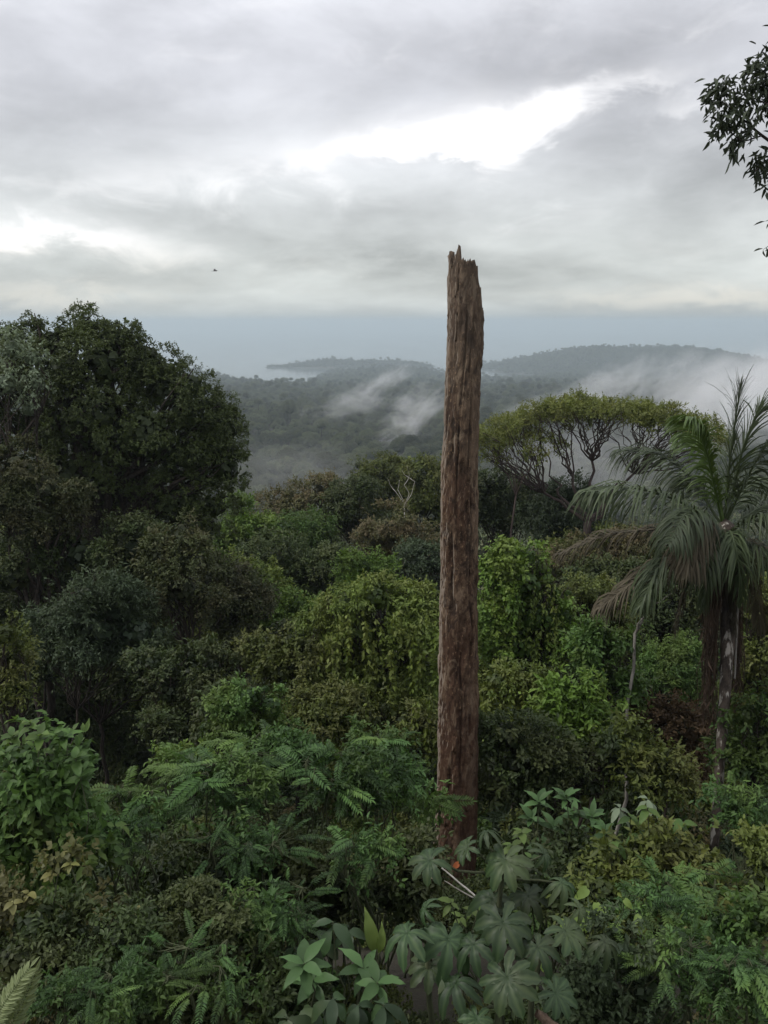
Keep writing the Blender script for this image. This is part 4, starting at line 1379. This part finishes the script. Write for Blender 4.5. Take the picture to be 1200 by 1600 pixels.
def one_leaf(name, mat, shape, ratio, tint=.5, curl=.12, petiole=.12):
    """a single blade, unit length along +X, arched, with a folded midrib"""
    a = Acc()
    n = 7
    x = np.linspace(0, 1, n)
    w = {'ovate': np.sin(np.pi * x ** .72) ** .8, 'lance': np.sin(np.pi * x ** .8) ** 1.1, 'obovate': np.sin(np.pi * x ** 1.35) ** .8, 'heart': np.clip(np.sin(np.pi * (x * .93 + .07) ** .6), 0, 1) ** .8}[shape] * ratio * .5
    w[-1] = 0.004
    w[0] = max(w[0], .012)
    z = -curl * x ** 2 + .05 * np.sin(x * 3)
    up = w * .28
    wav = .02 * np.sin(x * 17)
    V = np.stack([np.stack([x, w, z + up + wav], -1), np.stack([x, 0 * x, z], -1), np.stack([x, -w, z + up - wav], -1)], 1).reshape(-1, 3)
    f = []
    for i in range(n - 1):
        for c in (0, 1):
            p = i * 3 + c
            f += [(p, p + 1, p + 4), (p, p + 4, p + 3)]
    a.add(V, np.array(f)[:, ::-1], tint + .2 * (np.repeat(x, 3) - .5))
    tube(a, [(-petiole, 0, -.03), (0, 0, 0), (.5, 0, z[3] - .004)], [.012, .010, .004], 4, .2)
    return a.mesh(name, MATS[mat])


def pinnate_leaf(name, mat, pairs, ll, lw, droop, sweep=1.05, tint=.5, term=True):
    """a compound leaf, unit length along +X"""
    a = Acc()
    x = np.linspace(0, 1, 12)
    q = np.stack([x, 0 * x, .12 * np.sin(x * 2.0) - droop * x ** 2], -1)
    tube(a, q, np.linspace(.011, .004, 12), 4, .15)
    s = np.linspace(.16, .97, pairs)
    for side in (-1, 1):
        B = np.stack([np.interp(s, x, q[:, i]) for i in range(3)], -1)
        th = sweep - .35 * s
        D = np.stack([np.cos(th), side * np.sin(th), -.18 + .1 * rng.normal(size=pairs)], -1)
        N = np.stack([rng.normal(size=pairs) * .2, rng.normal(size=pairs) * .25 - side * .15, np.ones(pairs)], -1)
        L = ll * np.sin(np.pi * (.18 + .66 * s)) ** .6 * rng.uniform(.88, 1.1, pairs)
        leaves(a, B, D, N, L, L * lw, np.clip(tint + rng.normal(size=pairs) * .14, 0, 1), 'lance')
    if term:
        leaves(a, q[-1:], [(1, 0, -.3)], [(0, 0, 1)], ll * .9, ll * lw * .9, tint, 'lance')
    return a.mesh(name, MATS[mat])


PIN = [pinnate_leaf('leaf', 'pinnate_leaf', 11, .25, .33, d, 1.1, t) for d, t in ((.10, .55), (.28, .5), (.45, .35), (.18, .8))]
FINE = [pinnate_leaf('leaf', 'pinnate_leaf', 15, .17, .32, d, 1.2, t) for d, t in ((.12, .35), (.30, .22), (.2, .5))]
GLOSS = [one_leaf('leaf', 'glossy_leaf', s, r, t, c) for s, r, t, c in (('lance', .34, .5, .18), ('lance', .38, .7, .30), ('ovate', .46, .4, .22))]
OVAL = [one_leaf('leaf', 'fresh_leaf', s, r, t, c) for s, r, t, c in (('ovate', .52, .45, .2), ('ovate', .46, .65, .32), ('lance', .40, .3, .25))]
DULL = [one_leaf('leaf', 'broad_leaf', s, r, t, c) for s, r, t, c in (('obovate', .50, .5, .25), ('ovate', .5, .7, .35), ('lance', .38, .35, .3))]
HEART = [one_leaf('leaf', 'heart_leaf', 'heart', r, t, c) for r, t, c in ((.62, .5, .2), (.56, .8, .3))]
PALE = [one_leaf('leaf', 'pale_leaf', 'lance', .36, t, c) for t, c in ((.4, .3), (.6, .4))]
YELLOW = [one_leaf('leaf', 'yellow_leaf', 'ovate', .6, t, c) for t, c in ((.8, .3), (1.0, .4))]


def sapling(label, ell, base_px, Y, n, L, kinds=PIN, stems=5, group=None, flat=.35, name='pinnate_sapling', body='pinnate_leaf'):
    cx, cy, rx, ry = ell
    b = base_at(base_px[0], base_px[1], Y)
    root = empty(name, b, label, 'sapling', group)
    c = P(cx, cy, Y)
    k = mpp(cy, Y)
    a = Acc()
    foot = b - [0, 0, .2]
    heads = []
    for i in range(stems):
        top = c + [rng.uniform(-.6, .6) * rx * k if i else 0, rng.uniform(-.5, .5) * rx * k * .7, ry * k * rng.uniform(.1, .75)]
        q = limb(rng, foot + [rng.normal() * .12, rng.normal() * .12, 0], top, 10, .018)
        tube(a, q, np.linspace(.035 if i == 0 else .024, .008, 10), 5, .3)
        heads.append(q)
    n, L = int(n * 1.7), L * .68
    for i in range(n):
        u = unit(rng.normal(size=3) * [1, .9, .8])
        rr = rng.uniform(.35, 1.0)
        p = c + u * rr * np.array([rx, rx * .7, ry]) * k
        q = heads[int(np.argmin([np.linalg.norm((h[7] - p)[:2]) for h in heads]))]
        j = int(np.clip(np.searchsorted(q[:, 2], p[2] - .15 * L), 4, 9))
        att = q[j] + (p - q[j]) * rng.uniform(.35, .8)
        tube(a, limb(rng, q[j], att, 4, .05), [.007, .006, .005, .004], 4, .25)
        hd = unit(np.array([(p - q[j])[0], (p - q[j])[1], 0]) + rng.normal(size=3) * [.8, .8, 0] * L)
        D = unit(hd + [0, 0, rng.uniform(-.6, .5) * flat * 2.0])
        N = unit(np.array([0, -.18, 1.0]) + rng.normal(size=3) * .4)
        put_leaf(kinds[rng.integers(0, len(kinds))], 'leaf', root, att, D, N, L * rng.uniform(.55, 1.3))
    a.build('stem', MATS['green_stem'], root, True)
    if body:
        rows = [(cx + rng.uniform(-.8, .8) * rx, cy + rng.uniform(-.4, .9) * ry, min(rx, ry) * rng.uniform(.4, .75), .8) for _ in range(6)]
        C, Rr, S = lobes_px(rows, Y)
        f, _ = crown_acc(C, Rr, S, 9.5 * k, .5, core=False, shape='lance', ratio=.42)
        f.build('foliage', MATS[body], root)
    return root


def rosette(root, p, kinds, n, L, acc=None, foot=None, up=.5, tilt=.25):
    a0 = rng.random() * 6.28
    for i in range(n):
        a = a0 + i * 2.4
        e = up - .9 * (i / max(n - 1, 1)) * .9 + rng.normal() * .12
        D = unit(np.array([math.cos(a), math.sin(a), e]))
        N = unit(np.array([-D[0] * e, -D[1] * e - tilt, 1.0]) + rng.normal(size=3) * .15)
        put_leaf(kinds[rng.integers(0, len(kinds))], 'leaf', root, p + np.array([0, 0, -.25 * L * i / n]), D, N, L * rng.uniform(.7, 1.15))
    if acc is not None:
        tube(acc, limb(rng, foot, p, 8, .025), np.linspace(.02, .006, 8), 5, .3)


def leaf_shrub(label, base_px, Y, tips, kinds, leaf_px, n, name='leafy_shrub', cat='shrub', up=.5, body=None, body_mat='deep_leaf', body_leaf=12, dy=.35, tilt=.25, shape='small', ratio=.48):
    b = base_at(base_px[0], base_px[1], Y)
    root = empty(name, b, label, cat)
    a = Acc()
    py = np.mean([t[1] for t in tips])
    for t in tips:
        p = P(t[0], t[1], Y + rng.uniform(-dy, dy))
        rosette(root, p, kinds, n + rng.integers(-1, 2), leaf_px * mpp(py, Y), a, b + [rng.normal() * .08, rng.normal() * .08, -.15], up, tilt)
    a.build('stem', MATS['green_stem'], root, True)
    if body:
        C, Rr, S = lobes_px(body, Y)
        f, _ = crown_acc(C, Rr, S, body_leaf * mpp(py, Y), 1.0, shape=shape, ratio=ratio)
        f.build('foliage', MATS[body_mat], root)
    return root


# --- saplings with feathery compound leaves before the black hollow
sapling('feathery sapling whose twin dark stems stand out left of centre', (330, 1225, 78, 52), (332, 1470), 9.6, 30, .62)
sapling('taller feathery sapling between the twin-stemmed one and the red-stemmed one', (425, 1180, 84, 44), (425, 1430), 10.8, 36, .66)
sapling('feathery sapling on a thin reddish stem right of centre gap', (520, 1215, 74, 52), (515, 1430), 10.2, 32, .62)
sapling('highest feathery sapling tip against the dark creeper column', (590, 1162, 44, 26), (590, 1400), 11.6, 15, .62)
sapling('feathery sapling close left of the dead trunk', (622, 1212, 48, 40), (605, 1400), 11.2, 22, .62)
sapling('small feathery sapling with one curled frond-like tip at the hollow', (268, 1195, 20, 20), (285, 1400), 10.6, 8, .55)
sapling('low broad feathery sapling in front of the black hollow', (208, 1248, 46, 24), (215, 1430), 9.2, 14, .58)
sapling('feathery sapling reaching one leaf across the dead trunk', (672, 1250, 34, 22), (650, 1420), 11.6, 11, .60)
sapling('dim feathery sapling layer under the twin-stemmed sapling', (390, 1310, 110, 40), (380, 1480), 8.8, 34, .55, FINE)
sapling('feathery sapling with a bright outstretched leaf pair above the pale whorls', (575, 1325, 60, 34), (585, 1470), 8.8, 18, .52)
sapling('shaded olive feathery sapling beside the bushy left shrub', (170, 1310, 60, 34), (170, 1470), 8.4, 18, .55, FINE)
sapling('fine ferny sapling right of the palm foot', (1160, 1250, 46, 32), (1160, 1400), 13, 22, .62, FINE)
sapling('row-leaved sapling at the right edge below the palm foot', (1080, 1385, 84, 30), (1090, 1520), 8.6, 22, .60, PIN)
sapling('bluish feathery sapling with arching leaves beside the heart-leaved climber', (1010, 1420, 60, 26), (1000, 1560), 7.6, 16, .55, FINE)
sapling('dense dark feathery plant in the lower right corner', (1060, 1500, 110, 44), (1060, 1640), 6.2, 44, .40, FINE)
sapling('feathery plant at the lower right frame edge', (1160, 1520, 60, 50), (1170, 1660), 6.0, 26, .40, PIN)
sapling('dark feathery plant low at the bottom left', (290, 1520, 120, 50), (290, 1660), 6.0, 40, .40, FINE)
sapling('dim fine-leaved plant at the bottom centre left', (430, 1420, 90, 44), (430, 1580), 7.2, 30, .45, FINE)
sapling('fine dark plant beside the pale fern', (130, 1560, 70, 40), (130, 1700), 5.4, 22, .36, FINE)

# --- shrubs with leaves one can tell apart
leaf_shrub('bushy shrub with upright leaf tips filling the left edge', (50, 1420), 8.2, [(48, 1130), (62, 1150), (20, 1150), (100, 1150), (8, 1175), (85, 1175), (118, 1185), (40, 1180), (126, 1215), (60, 1210), (20, 1215), (100, 1230), (130, 1250), (80, 1260), (40, 1265), (5, 1250)],
           OVAL, 27, 7, up=.7, body=[(40, 1190, 50), (80, 1215, 50), (20, 1240, 50), (70, 1280, 60), (110, 1300, 46), (15, 1310, 50), (60, 1350, 50)], body_mat='fresh_leaf', body_leaf=17, shape='ovate')
leaf_shrub('bright shrub of upright whorled leaves right of the dead trunk foot', (880, 1400), 10.8, [(885, 1245), (842, 1252), (897, 1272), (925, 1275), (865, 1290), (908, 1305), (830, 1278), (945, 1296), (878, 1322), (850, 1318)],
           GLOSS, 27, 8, up=.9, body=[(880, 1330, 34), (850, 1345, 34), (915, 1340, 34)], body_leaf=14)
leaf_shrub('shrub of drooping oval leaves between whorled shrub and palm foot', (1000, 1420), 9.8, [(985, 1275), (1012, 1262), (1042, 1290), (1002, 1305), (1052, 1320), (962, 1315), (1030, 1345), (1068, 1285), (985, 1345), (1050, 1365)],
           OVAL, 27, 6, up=.1, body=[(1000, 1340, 40), (1040, 1350, 36), (965, 1355, 36), (1075, 1330, 30)], body_mat='olive_leaf', body_leaf=14)
leaf_shrub('two pale grey drooping leaf whorls over the oval-leaved shrub', (1010, 1400), 11.6, [(968, 1262), (1012, 1248)], PALE, 30, 7, up=-.2)
leaf_shrub('plant with broad dull leaves left of the upright yellow-green blade', (520, 1580), 6.9, [(520, 1440), (500, 1470), (545, 1455), (460, 1480)], DULL, 46, 5, up=-.1)
leaf_shrub('small plant with a pale shiny leaf whorl at bottom centre left', (475, 1640), 6.2, [(475, 1505), (490, 1530)], GLOSS, 46, 8, up=.5)
leaf_shrub('small plant with a pale shiny leaf whorl beneath the palmate leaves', (565, 1650), 6.2, [(567, 1512), (590, 1535)], GLOSS, 46, 8, up=.5)
leaf_shrub('dark drooping-leaved plant at the bottom edge under the shiny whorls', (540, 1700), 5.6, [(520, 1560), (560, 1570), (490, 1575), (600, 1570), (450, 1590)], DULL, 44, 6, up=-.3)
leaf_shrub('light green rounded leaves at the dead trunk foot', (735, 1480), 8.6, [(738, 1420), (720, 1432), (752, 1408), (705, 1410)], OVAL, 22, 5, up=.3)
leaf_shrub('low bush with small light leaves right of the palmate plant', (840, 1420), 9.4, [(800, 1320), (830, 1340), (845, 1365), (860, 1400), (815, 1300), (880, 1385), (905, 1375)], OVAL, 22, 6, up=.4, body=[(860, 1400, 44), (900, 1420, 40), (830, 1370, 36)], body_leaf=12)
leaf_shrub('bush with mixed yellowing leaves at the lower right', (1100, 1560), 6.8, [(1105, 1462), (1125, 1490), (1075, 1450), (1190, 1470)], YELLOW, 18, 3, up=.0, body=[(1090, 1500, 36), (1140, 1490, 36), (1180, 1440, 40), (1130, 1440, 34)], body_mat='fresh_leaf', body_leaf=13)
leaf_shrub('yellow-brown autumnal climber over the left bushes', (110, 1560), 7.4, [(95, 1340), (80, 1365), (110, 1350), (20, 1410), (45, 1395), (150, 1420), (190, 1400), (210, 1420), (130, 1450), (90, 1470), (175, 1430)], YELLOW, 16, 6, 'dry_climber', 'climber', up=.3,
           body=[(95, 1350, 26), (30, 1405, 28), (130, 1430, 34), (190, 1415, 28), (100, 1480, 28), (10, 1440, 24)], body_mat='yellow_leaf', body_leaf=12, ratio=.7)
tree('dark low thicket under the yellow-brown climber', [(60, 1440, 50), (120, 1490, 50), (30, 1500, 50), (190, 1470, 50), (220, 1520, 50), (80, 1540, 44)], 6.6, 13, 'deep_leaf', 'shrub', 'leafy_shrub', 'green_stem', .03)
tree('dim olive thicket below the feathery saplings', [(260, 1370, 60), (340, 1390, 60), (430, 1370, 56), (520, 1380, 56), (600, 1390, 50), (650, 1350, 40)], 9.6, 13, 'deep_leaf', 'shrub', 'leafy_shrub', 'green_stem', .03)
tree('low dark bush right of the palmate-leaved plants', [(960, 1480, 50), (1010, 1540, 50), (940, 1550, 46), (900, 1590, 46), (1000, 1600, 50)], 6.2, 13, 'blue_leaf', 'shrub', 'leafy_shrub', 'green_stem', .03)
tree('dusky bush in the shade left of the palmate-leaved plants', [(300, 1450, 60), (380, 1490, 56), (330, 1560, 60), (440, 1560, 50), (240, 1580, 50)], 6.9, 12, 'deep_leaf', 'shrub', 'leafy_shrub', 'green_stem', .03)
tree('shadowed bush behind the low light leaves at right', [(940, 1400, 46), (1000, 1400, 46), (1060, 1420, 46), (1120, 1400, 46), (1180, 1390, 46), (1190, 1340, 34)], 9.4, 12, 'olive_leaf', 'shrub', 'leafy_shrub', 'green_stem', .03)


# --- heart-leaved climber, single leaves
def heart_climber():
    Y = 7.4
    b = base_at(930, 1540, Y)
    root = empty('heart_leaved_climber', b, 'slender climber with bright yellow-green heart-shaped leaves', 'climber')
    pts = [(918, 1388, 24), (932, 1410, 24), (902, 1432, 28), (922, 1424, 28), (960, 1442, 30), (882, 1436, 18), (948, 1420, 18), (1000, 1430, 16), (1005, 1445, 16), (884, 1452, 16), (975, 1405, 16), (838, 1490, 24)]
    a = Acc()
    prev = b - [0, 0, .1]
    for x, y, s in pts:
        p = P(x, y, Y + rng.uniform(-.15, .15))
        D = unit(np.array([rng.normal() * .5, -.5, -.55]))
        put_leaf(HEART[rng.integers(0, 2)], 'leaf', root, p, D, unit(np.array([rng.normal() * .3, -.55, .75])), s * mpp(y, Y) * 1.15)
        tube(a, limb(rng, b + (p - b) * .5 + [0, .3, 0], p, 6, .06), [.005] * 6, 4, .4)
    tube(a, limb(rng, b - [0, 0, .1], P(930, 1450, Y + .3), 8, .04), [.008] * 8, 4, .3)
    a.build('stem', MATS['green_stem'], root, True)


heart_climber()


# --- palmate-leaved young trees at the bottom
def palmate_leaf(name, mat, lobes, seed, droop):
    g = np.random.default_rng(seed)
    a = Acc()
    n = 9
    for i in range(lobes):
        th = -2.55 + 5.1 * i / (lobes - 1) + g.normal() * .06
        L = (1.0 - .22 * abs(th) / 2.55) * g.uniform(.9, 1.06)
        x = np.linspace(.0, 1, n)
        w = (.04 + .135 * np.sin(np.pi * np.clip(x, 0, 1) ** 1.55) ** .75) * (1 + .10 * np.where(np.arange(n) % 2, 1, -1)) * (1.1 if abs(th) < 1.8 else .8)
        w[0] = .03
        w[-1] = .01
        z = .10 * np.sin(x * 2.2) - droop * x ** 2.2 * g.uniform(.7, 1.3)
        rr = x * L
        e = np.array([math.cos(th), math.sin(th), 0])
        s = np.array([-math.sin(th), math.cos(th), 0])
        mid = rr[:, None] * e + np.stack([0 * x, 0 * x, z], -1)
        rows = []
        for k in (-1, -.5, 0, .5, 1):
            lift = (abs(k) ** .8) * w * .38 - (abs(k) > .8) * .02 * np.where(np.arange(n) % 2, 1, -.4)
            rows.append(mid + (k * w)[:, None] * s + np.stack([0 * x, 0 * x, lift], -1))
        V = np.stack(rows, 1).reshape(-1, 3)
        f = []
        for q in range(n - 1):
            for c in range(4):
                p = q * 5 + c
                f += [(p, p + 1, p + 6), (p, p + 6, p + 5)]
        tint = np.tile([.5, .3, 1.0, .3, .5], n) + g.normal() * .06
        a.add(V, np.array(f)[:, ::-1] if False else np.array(f), tint)
    tube(a, [(-.30, 0, -.62), (-.16, 0, -.28), (-.05, 0, -.06), (.02, 0, .0)], [.022, .02, .018, .012], 5, .7)
    return a.mesh(name, MATS[mat])


PALM_L = [palmate_leaf('leaf', 'broad_leaf', 8, 1, .45), palmate_leaf('leaf', 'broad_leaf', 9, 2, .30), palmate_leaf('leaf', 'broad_leaf', 7, 3, .60), palmate_leaf('leaf', 'broad_leaf', 8, 4, .80)]


def palmate(label, base_px, Y, hubs):
    b = base_at(base_px[0], base_px[1], Y)
    root = empty('palmate_sapling', b, label, 'sapling')
    a = Acc()
    mid = np.mean([P(h[0], h[1], Y) for h in hubs], 0) - [0, 0, .12]
    tube(a, limb(rng, b - [0, 0, .2], mid, 10, .015), np.linspace(.04, .025, 10), 7, .4)
    for i, h in enumerate(hubs):
        x, y, r = h[:3]
        dx, dyv = h[3] if len(h) > 3 else (rng.normal(), -.4)
        p = P(x, y, Y + rng.uniform(-.3, .3) - (.25 if dyv < 0 else 0))
        D = unit(np.array([dx, dyv, -.35]))
        N = unit(np.array([dx * .35 + rng.normal() * .25, -.35 + rng.normal() * .15, .9]))
        L = r * mpp(y, Y) * rng.uniform(.60, .86)
        put_leaf(PALM_L[rng.integers(0, 4)], 'leaf', root, p, D, N, L)
        tube(a, limb(rng, mid, p - D * .3 * L - [0, 0, .1 * L], 7, .03), np.linspace(.018, .010, 7), 5, .6)
    a.build('stem', MATS['green_stem'], root, True)


palmate('tallest palmate-leaved sapling hiding the foot of the dead trunk', (800, 1560), 6.9, [(790, 1345, 72, (-.15, -.6)), (878, 1380, 52, (.9, -.2)), (730, 1325, 40, (-.5, .2)), (672, 1345, 46, (-1, -.1)), (850, 1335, 40, (.7, .5)), (770, 1405, 62, (-.3, -.8)), (825, 1400, 54, (.5, -.7)), (760, 1300, 36, (-.2, .7))])
palmate('palmate-leaved sapling with wide star leaves right of bottom centre', (810, 1680), 6.1, [(786, 1442, 86, (.1, -.7)), (884, 1455, 56, (.8, -.4)), (945, 1472, 44, (1, -.2)), (840, 1480, 56, (.4, -.8)), (905, 1420, 40, (.8, .3)), (740, 1475, 50, (-.7, -.5))])
palmate('palmate-leaved sapling whose star leaf spreads left below the trunk', (690, 1680), 6.0, [(700, 1468, 80, (-.1, -.7)), (636, 1458, 58, (-.9, -.3)), (670, 1510, 52, (-.4, -.8)), (665, 1420, 40, (-.4, .6))])
palmate('lowest shaded palmate-leaved sapling at the bottom edge', (770, 1760), 5.5, [(792, 1528, 64, (.2, -.7)), (712, 1535, 56, (-.7, -.4)), (868, 1552, 46, (.9, -.3)), (745, 1592, 50, (-.3, -.8))])


# --- single small things near the trunk foot
def blade_plant():
    Y = 7.0
    b = base_at(580, 1560, Y)
    root = empty('blade_leaved_plant', b, 'plant with one upright broad yellow-green blade leaf', 'plant')
    me = one_leaf('leaf', 'vine_leaf', 'lance', .34, .35, .3)
    a = Acc()
    for x, y, tx, ty, w in ((585, 1490, 574, 1422, 1.0), (592, 1490, 602, 1432, .8)):
        p0, p1 = P(x, y, Y), P(tx, ty, Y + .15)
        put_leaf(me, 'leaf', root, p0, p1 - p0, (0.3, -1, .35), float(np.linalg.norm(p1 - p0)) * w)
        tube(a, limb(rng, b - [0, 0, .1], p0, 6, .02), [.012] * 6, 5, .4)
    a.build('stem', MATS['green_stem'], root, True)


blade_plant()


def small_things():
    # pale dry stick and a second thinner one leaning at the trunk foot
    for lab, x0, y0, x1, y1, r in (('long pale grey dry stick leaning at the dead trunk foot', 690, 1356, 738, 1396, .013), ('short dull dry stick beside the pale one', 694, 1376, 720, 1392, .009)):
        a = Acc()
        p0, p1 = P(x0, y0, 7.6), P(x1, y1, 7.5)
        foot = np.array([p1[0] + (p1 - p0)[0] * .8, 7.45, p1[2] + (p1 - p0)[2] * 1.0])
        tube(a, np.concatenate([limb(rng, p0, p1, 6, .008), limb(rng, p1, foot, 4, .008)[1:]]), np.linspace(r * .6, r, 9), 6)
        tag(a.build('stick', MATS['bone_wood' if r > .01 else 'pale_bark'], None, True), lab, 'stick')
    me = one_leaf('dead_leaf', 'orange_leaf', 'ovate', .62, .5, .4)
    o = add_obj('dead_leaf', me)
    D = Vector((-.5, -.4, -.7)).normalized()
    o.matrix_basis = orient(P(716, 1346, 6.75), D, Vector((.2, -1, .4)), .095, camo_zero)
    tag(o, 'orange-red dead leaf caught among the palmate leaves', 'leaf')
    me = one_leaf('dead_leaf', 'pale_leaf', 'lance', .36, 1.0, .3)
    o = add_obj('dead_leaf', me)
    o.matrix_basis = orient(P(690, 1530, 5.0), Vector((-.05, -.15, -1)), Vector((.4, -1, .1)), .15, camo_zero)
    tag(o, 'pale curled dead leaf hanging near the bottom edge', 'leaf')
    a = Acc()
    tube(a, limb(rng, P(838, 1583, 5.2), P(890, 1625, 5.1), 6, .02), [.03, .04, .045, .045, .05, .05], 8)
    tag(a.build('broken_log', MATS['dry_fibre'], None, True), 'pinkish brown end of a broken log at the bottom edge', 'log')


class _Z:
    location = Vector((0, 0, 0))


camo_zero = _Z()
small_things()


def fern():
    Y = 4.6
    b = base_at(-40, 1700, Y)
    root = empty('fern', b, 'pale feathery fern tip in the lower left corner', 'fern')
    me = pinnate_leaf('frond', 'fern_leaf', 34, .17, .26, .12, 1.15, .7)
    me2 = pinnate_leaf('frond', 'fern_leaf', 30, .19, .26, .25, 1.15, .2)
    a = Acc()
    for m_, (x, y), (tx, ty), nrm, dz in ((me, (-34, 1640), (46, 1512), (-.4, -.9, .3), 0.), (me2, (-20, 1660), (56, 1530), (.6, -.8, .3), .08), (me2, (-70, 1640), (-20, 1520), (0, -.8, .5), .05)):
        p0, p1 = P(x, y, Y + dz), P(tx, ty, Y + .25 + dz)
        put_leaf(m_, 'frond', root, p0, p1 - p0, nrm, float(np.linalg.norm(p1 - p0)))
        tube(a, limb(rng, b - [0, 0, .1], p0, 6, .02), [.012] * 6, 5, .4)
    a.build('stem', MATS['green_stem'], root, True)


fern()


def bird():
    p = P(336, 423, 55)
    m = bpy.data.materials.new('bird_plumage')
    m.use_nodes = True
    k = Nodes(m.node_tree)
    geo = k.new('ShaderNodeNewGeometry')
    b = k.new('ShaderNodeBsdfPrincipled')
    k.put(b.inputs['Base Color'], k.ramp(k.noise(geo.outputs['Position'], 30, 3), [(.3, (.02, .02, .02)), (.7, (.06, .055, .05))]))
    o = k.new('ShaderNodeOutputMaterial')
    k.put(o.inputs['Surface'], b.outputs[0])
    a = Acc()
    # body from beak to tail, then two bent wings growing out of the same skin
    xs = np.array([-.17, -.12, -.06, 0, .06, .11, .14, .17])
    r = np.array([.010, .018, .032, .040, .036, .024, .020, .004])
    th = np.arange(10) * 2 * np.pi / 10
    V = np.stack([np.repeat(xs, 10), (r[:, None] * np.cos(th)).ravel(), (r[:, None] * np.sin(th) * .9).ravel()], -1)
    i, j = np.meshgrid(np.arange(7), np.arange(10), indexing='ij')
    A, B = (i * 10 + j).ravel(), (i * 10 + (j + 1) % 10).ravel()
    a.add(V, np.concatenate([np.stack([A, B, B + 10], -1), np.stack([A, B + 10, A + 10], -1)]))
    a.add([(-.15, 0, .004), (-.25, .04, 0), (-.26, 0, .006), (-.25, -.04, 0), (-.25, 0, -.004)], [(0, 1, 2), (0, 2, 3), (0, 4, 1), (0, 3, 4)])
    for s in (-1, 1):
        w = [(.05, .02 * s, .02), (-.06, .02 * s, .02), (.075, .12 * s, .075), (-.045, .13 * s, .07), (.03, .27 * s, .045), (-.02, .26 * s, .04), (-.03, .33 * s, .02)]
        w2 = [(x, y, z - .008) for x, y, z in w]
        f = [(0, 1, 3), (0, 3, 2), (2, 3, 5), (2, 5, 4), (4, 5, 6)]
        a.add(w + w2, f + [(p_ + 7, r_ + 7, q_ + 7) for p_, q_, r_ in f])
    me = a.mesh('bird', m, smooth=True)
    o = add_obj('bird', me)
    o.location = p
    o.rotation_euler = (R(18), R(-8), R(25))
    tag(o, 'tiny dark bird flying under the bright cloud gap', 'bird')


bird()


# ------------------------------------------------------------------ undergrowth nobody could count
def bush_proto(name, seed, leaf, n_leaf, mat, ratio, shape='small'):
    g = np.random.default_rng(seed)
    a = Acc()
    d = fib(26, g)
    d = d[d[:, 2] > -.3]
    c = d * (.62 + .2 * g.random((len(d), 1))) * [1, 1, .8] + [0, 0, .55]
    r = g.uniform(.22, .42, len(d))
    i = g.integers(0, len(d), n_leaf // 4)
    v = unit(g.normal(size=(len(i), 3)) + d[i] + [0, 0, .5])
    pc = c[i] + v * (r[i] * g.uniform(.7, 1.15, len(i)))[:, None]
    j = np.repeat(np.arange(len(i)), 4)
    m = len(j)
    D = unit(v[j] * .6 + g.normal(size=(m, 3)) * .75 + [0, 0, -.3])
    N = unit(v[j] * .5 + [0, 0, .8] + g.normal(size=(m, 3)) * .35)
    t = np.clip(.15 + .3 * g.random(len(i))[j] + .3 * g.random(m), 0, 1)
    leaves(a, pc[j] + g.normal(size=(m, 3)) * leaf * .3, D, N, leaf * g.uniform(.7, 1.3, m), leaf * ratio, t, shape)
    for q in range(9):
        tube(a, limb(g, np.array([0, 0, -.5]), c[q * len(c) // 9], 5, .05), [.02, .016, .012, .01, .006], 4, .1, 1)
    return a.mesh(name, [MATS[mat], MATS['green_stem']])


def build_undergrowth():
    protos = [bush_proto('low_bush', 1, .12, 2600, 'deep_leaf', .45), bush_proto('low_bush', 2, .16, 1700, 'fresh_leaf', .42, 'lance'), bush_proto('low_bush', 3, .10, 3200, 'olive_leaf', .5),
              bush_proto('low_bush', 4, .14, 2200, 'deep_leaf', .6), bush_proto('low_bush', 5, .20, 1300, 'blue_leaf', .36, 'lance'), bush_proto('low_bush', 6, .12, 2400, 'brown_leaf', .5)]
    pts = []
    for y in np.arange(2.5, 100, .1):
        st = .75 + y * .02
        if rng.random() > .1 / st:
            continue
        w = y * .62 + 6
        xs = np.arange(-w, w, st)
        pts.append(np.stack([xs + rng.uniform(-.4, .4, len(xs)) * st, y + rng.uniform(-.4, .4, len(xs)) * st], -1))
    p = np.concatenate(pts)
    n = len(p)
    s = rng.uniform(.55, 1.0, n) * np.interp(p[:, 1], [3, 10, 16, 24, 45, 100], [.7, .9, 1.1, 1.9, 2.8, 3.0])
    hollow = (p[:, 0] < -.08 * p[:, 1]) & (p[:, 1] > 20) & (p[:, 1] < 44)
    s[hollow] *= .45
    near_trunk = (np.abs(p[:, 0] - 1.1) < 1.2) & (p[:, 1] > 8) & (p[:, 1] < 15.2)
    s[near_trunk] *= .7
    by_palm = (np.abs(p[:, 0] / np.maximum(p[:, 1], 1) - .47) < .045) & (p[:, 1] > 8) & (p[:, 1] < 17)
    s[by_palm] *= .4
    pos = np.column_stack([p, ground(p[:, 0], p[:, 1])])
    turn = np.stack([rng.uniform(-.15, .15, n), rng.uniform(-.15, .15, n), rng.uniform(0, 6.28, n)], -1)
    size = np.stack([s, s, s * rng.uniform(.8, 1.3, n)], -1)
    var = rng.choice(6, n, p=[.28, .16, .18, .16, .14, .08])
    o = points_obj('undergrowth', pos, var, turn, size)
    gn_scatter(o, protos)
    tag(o, 'dense dark leafy undergrowth covering the steep slope', kind='stuff')
    print('undergrowth', n)


build_undergrowth()
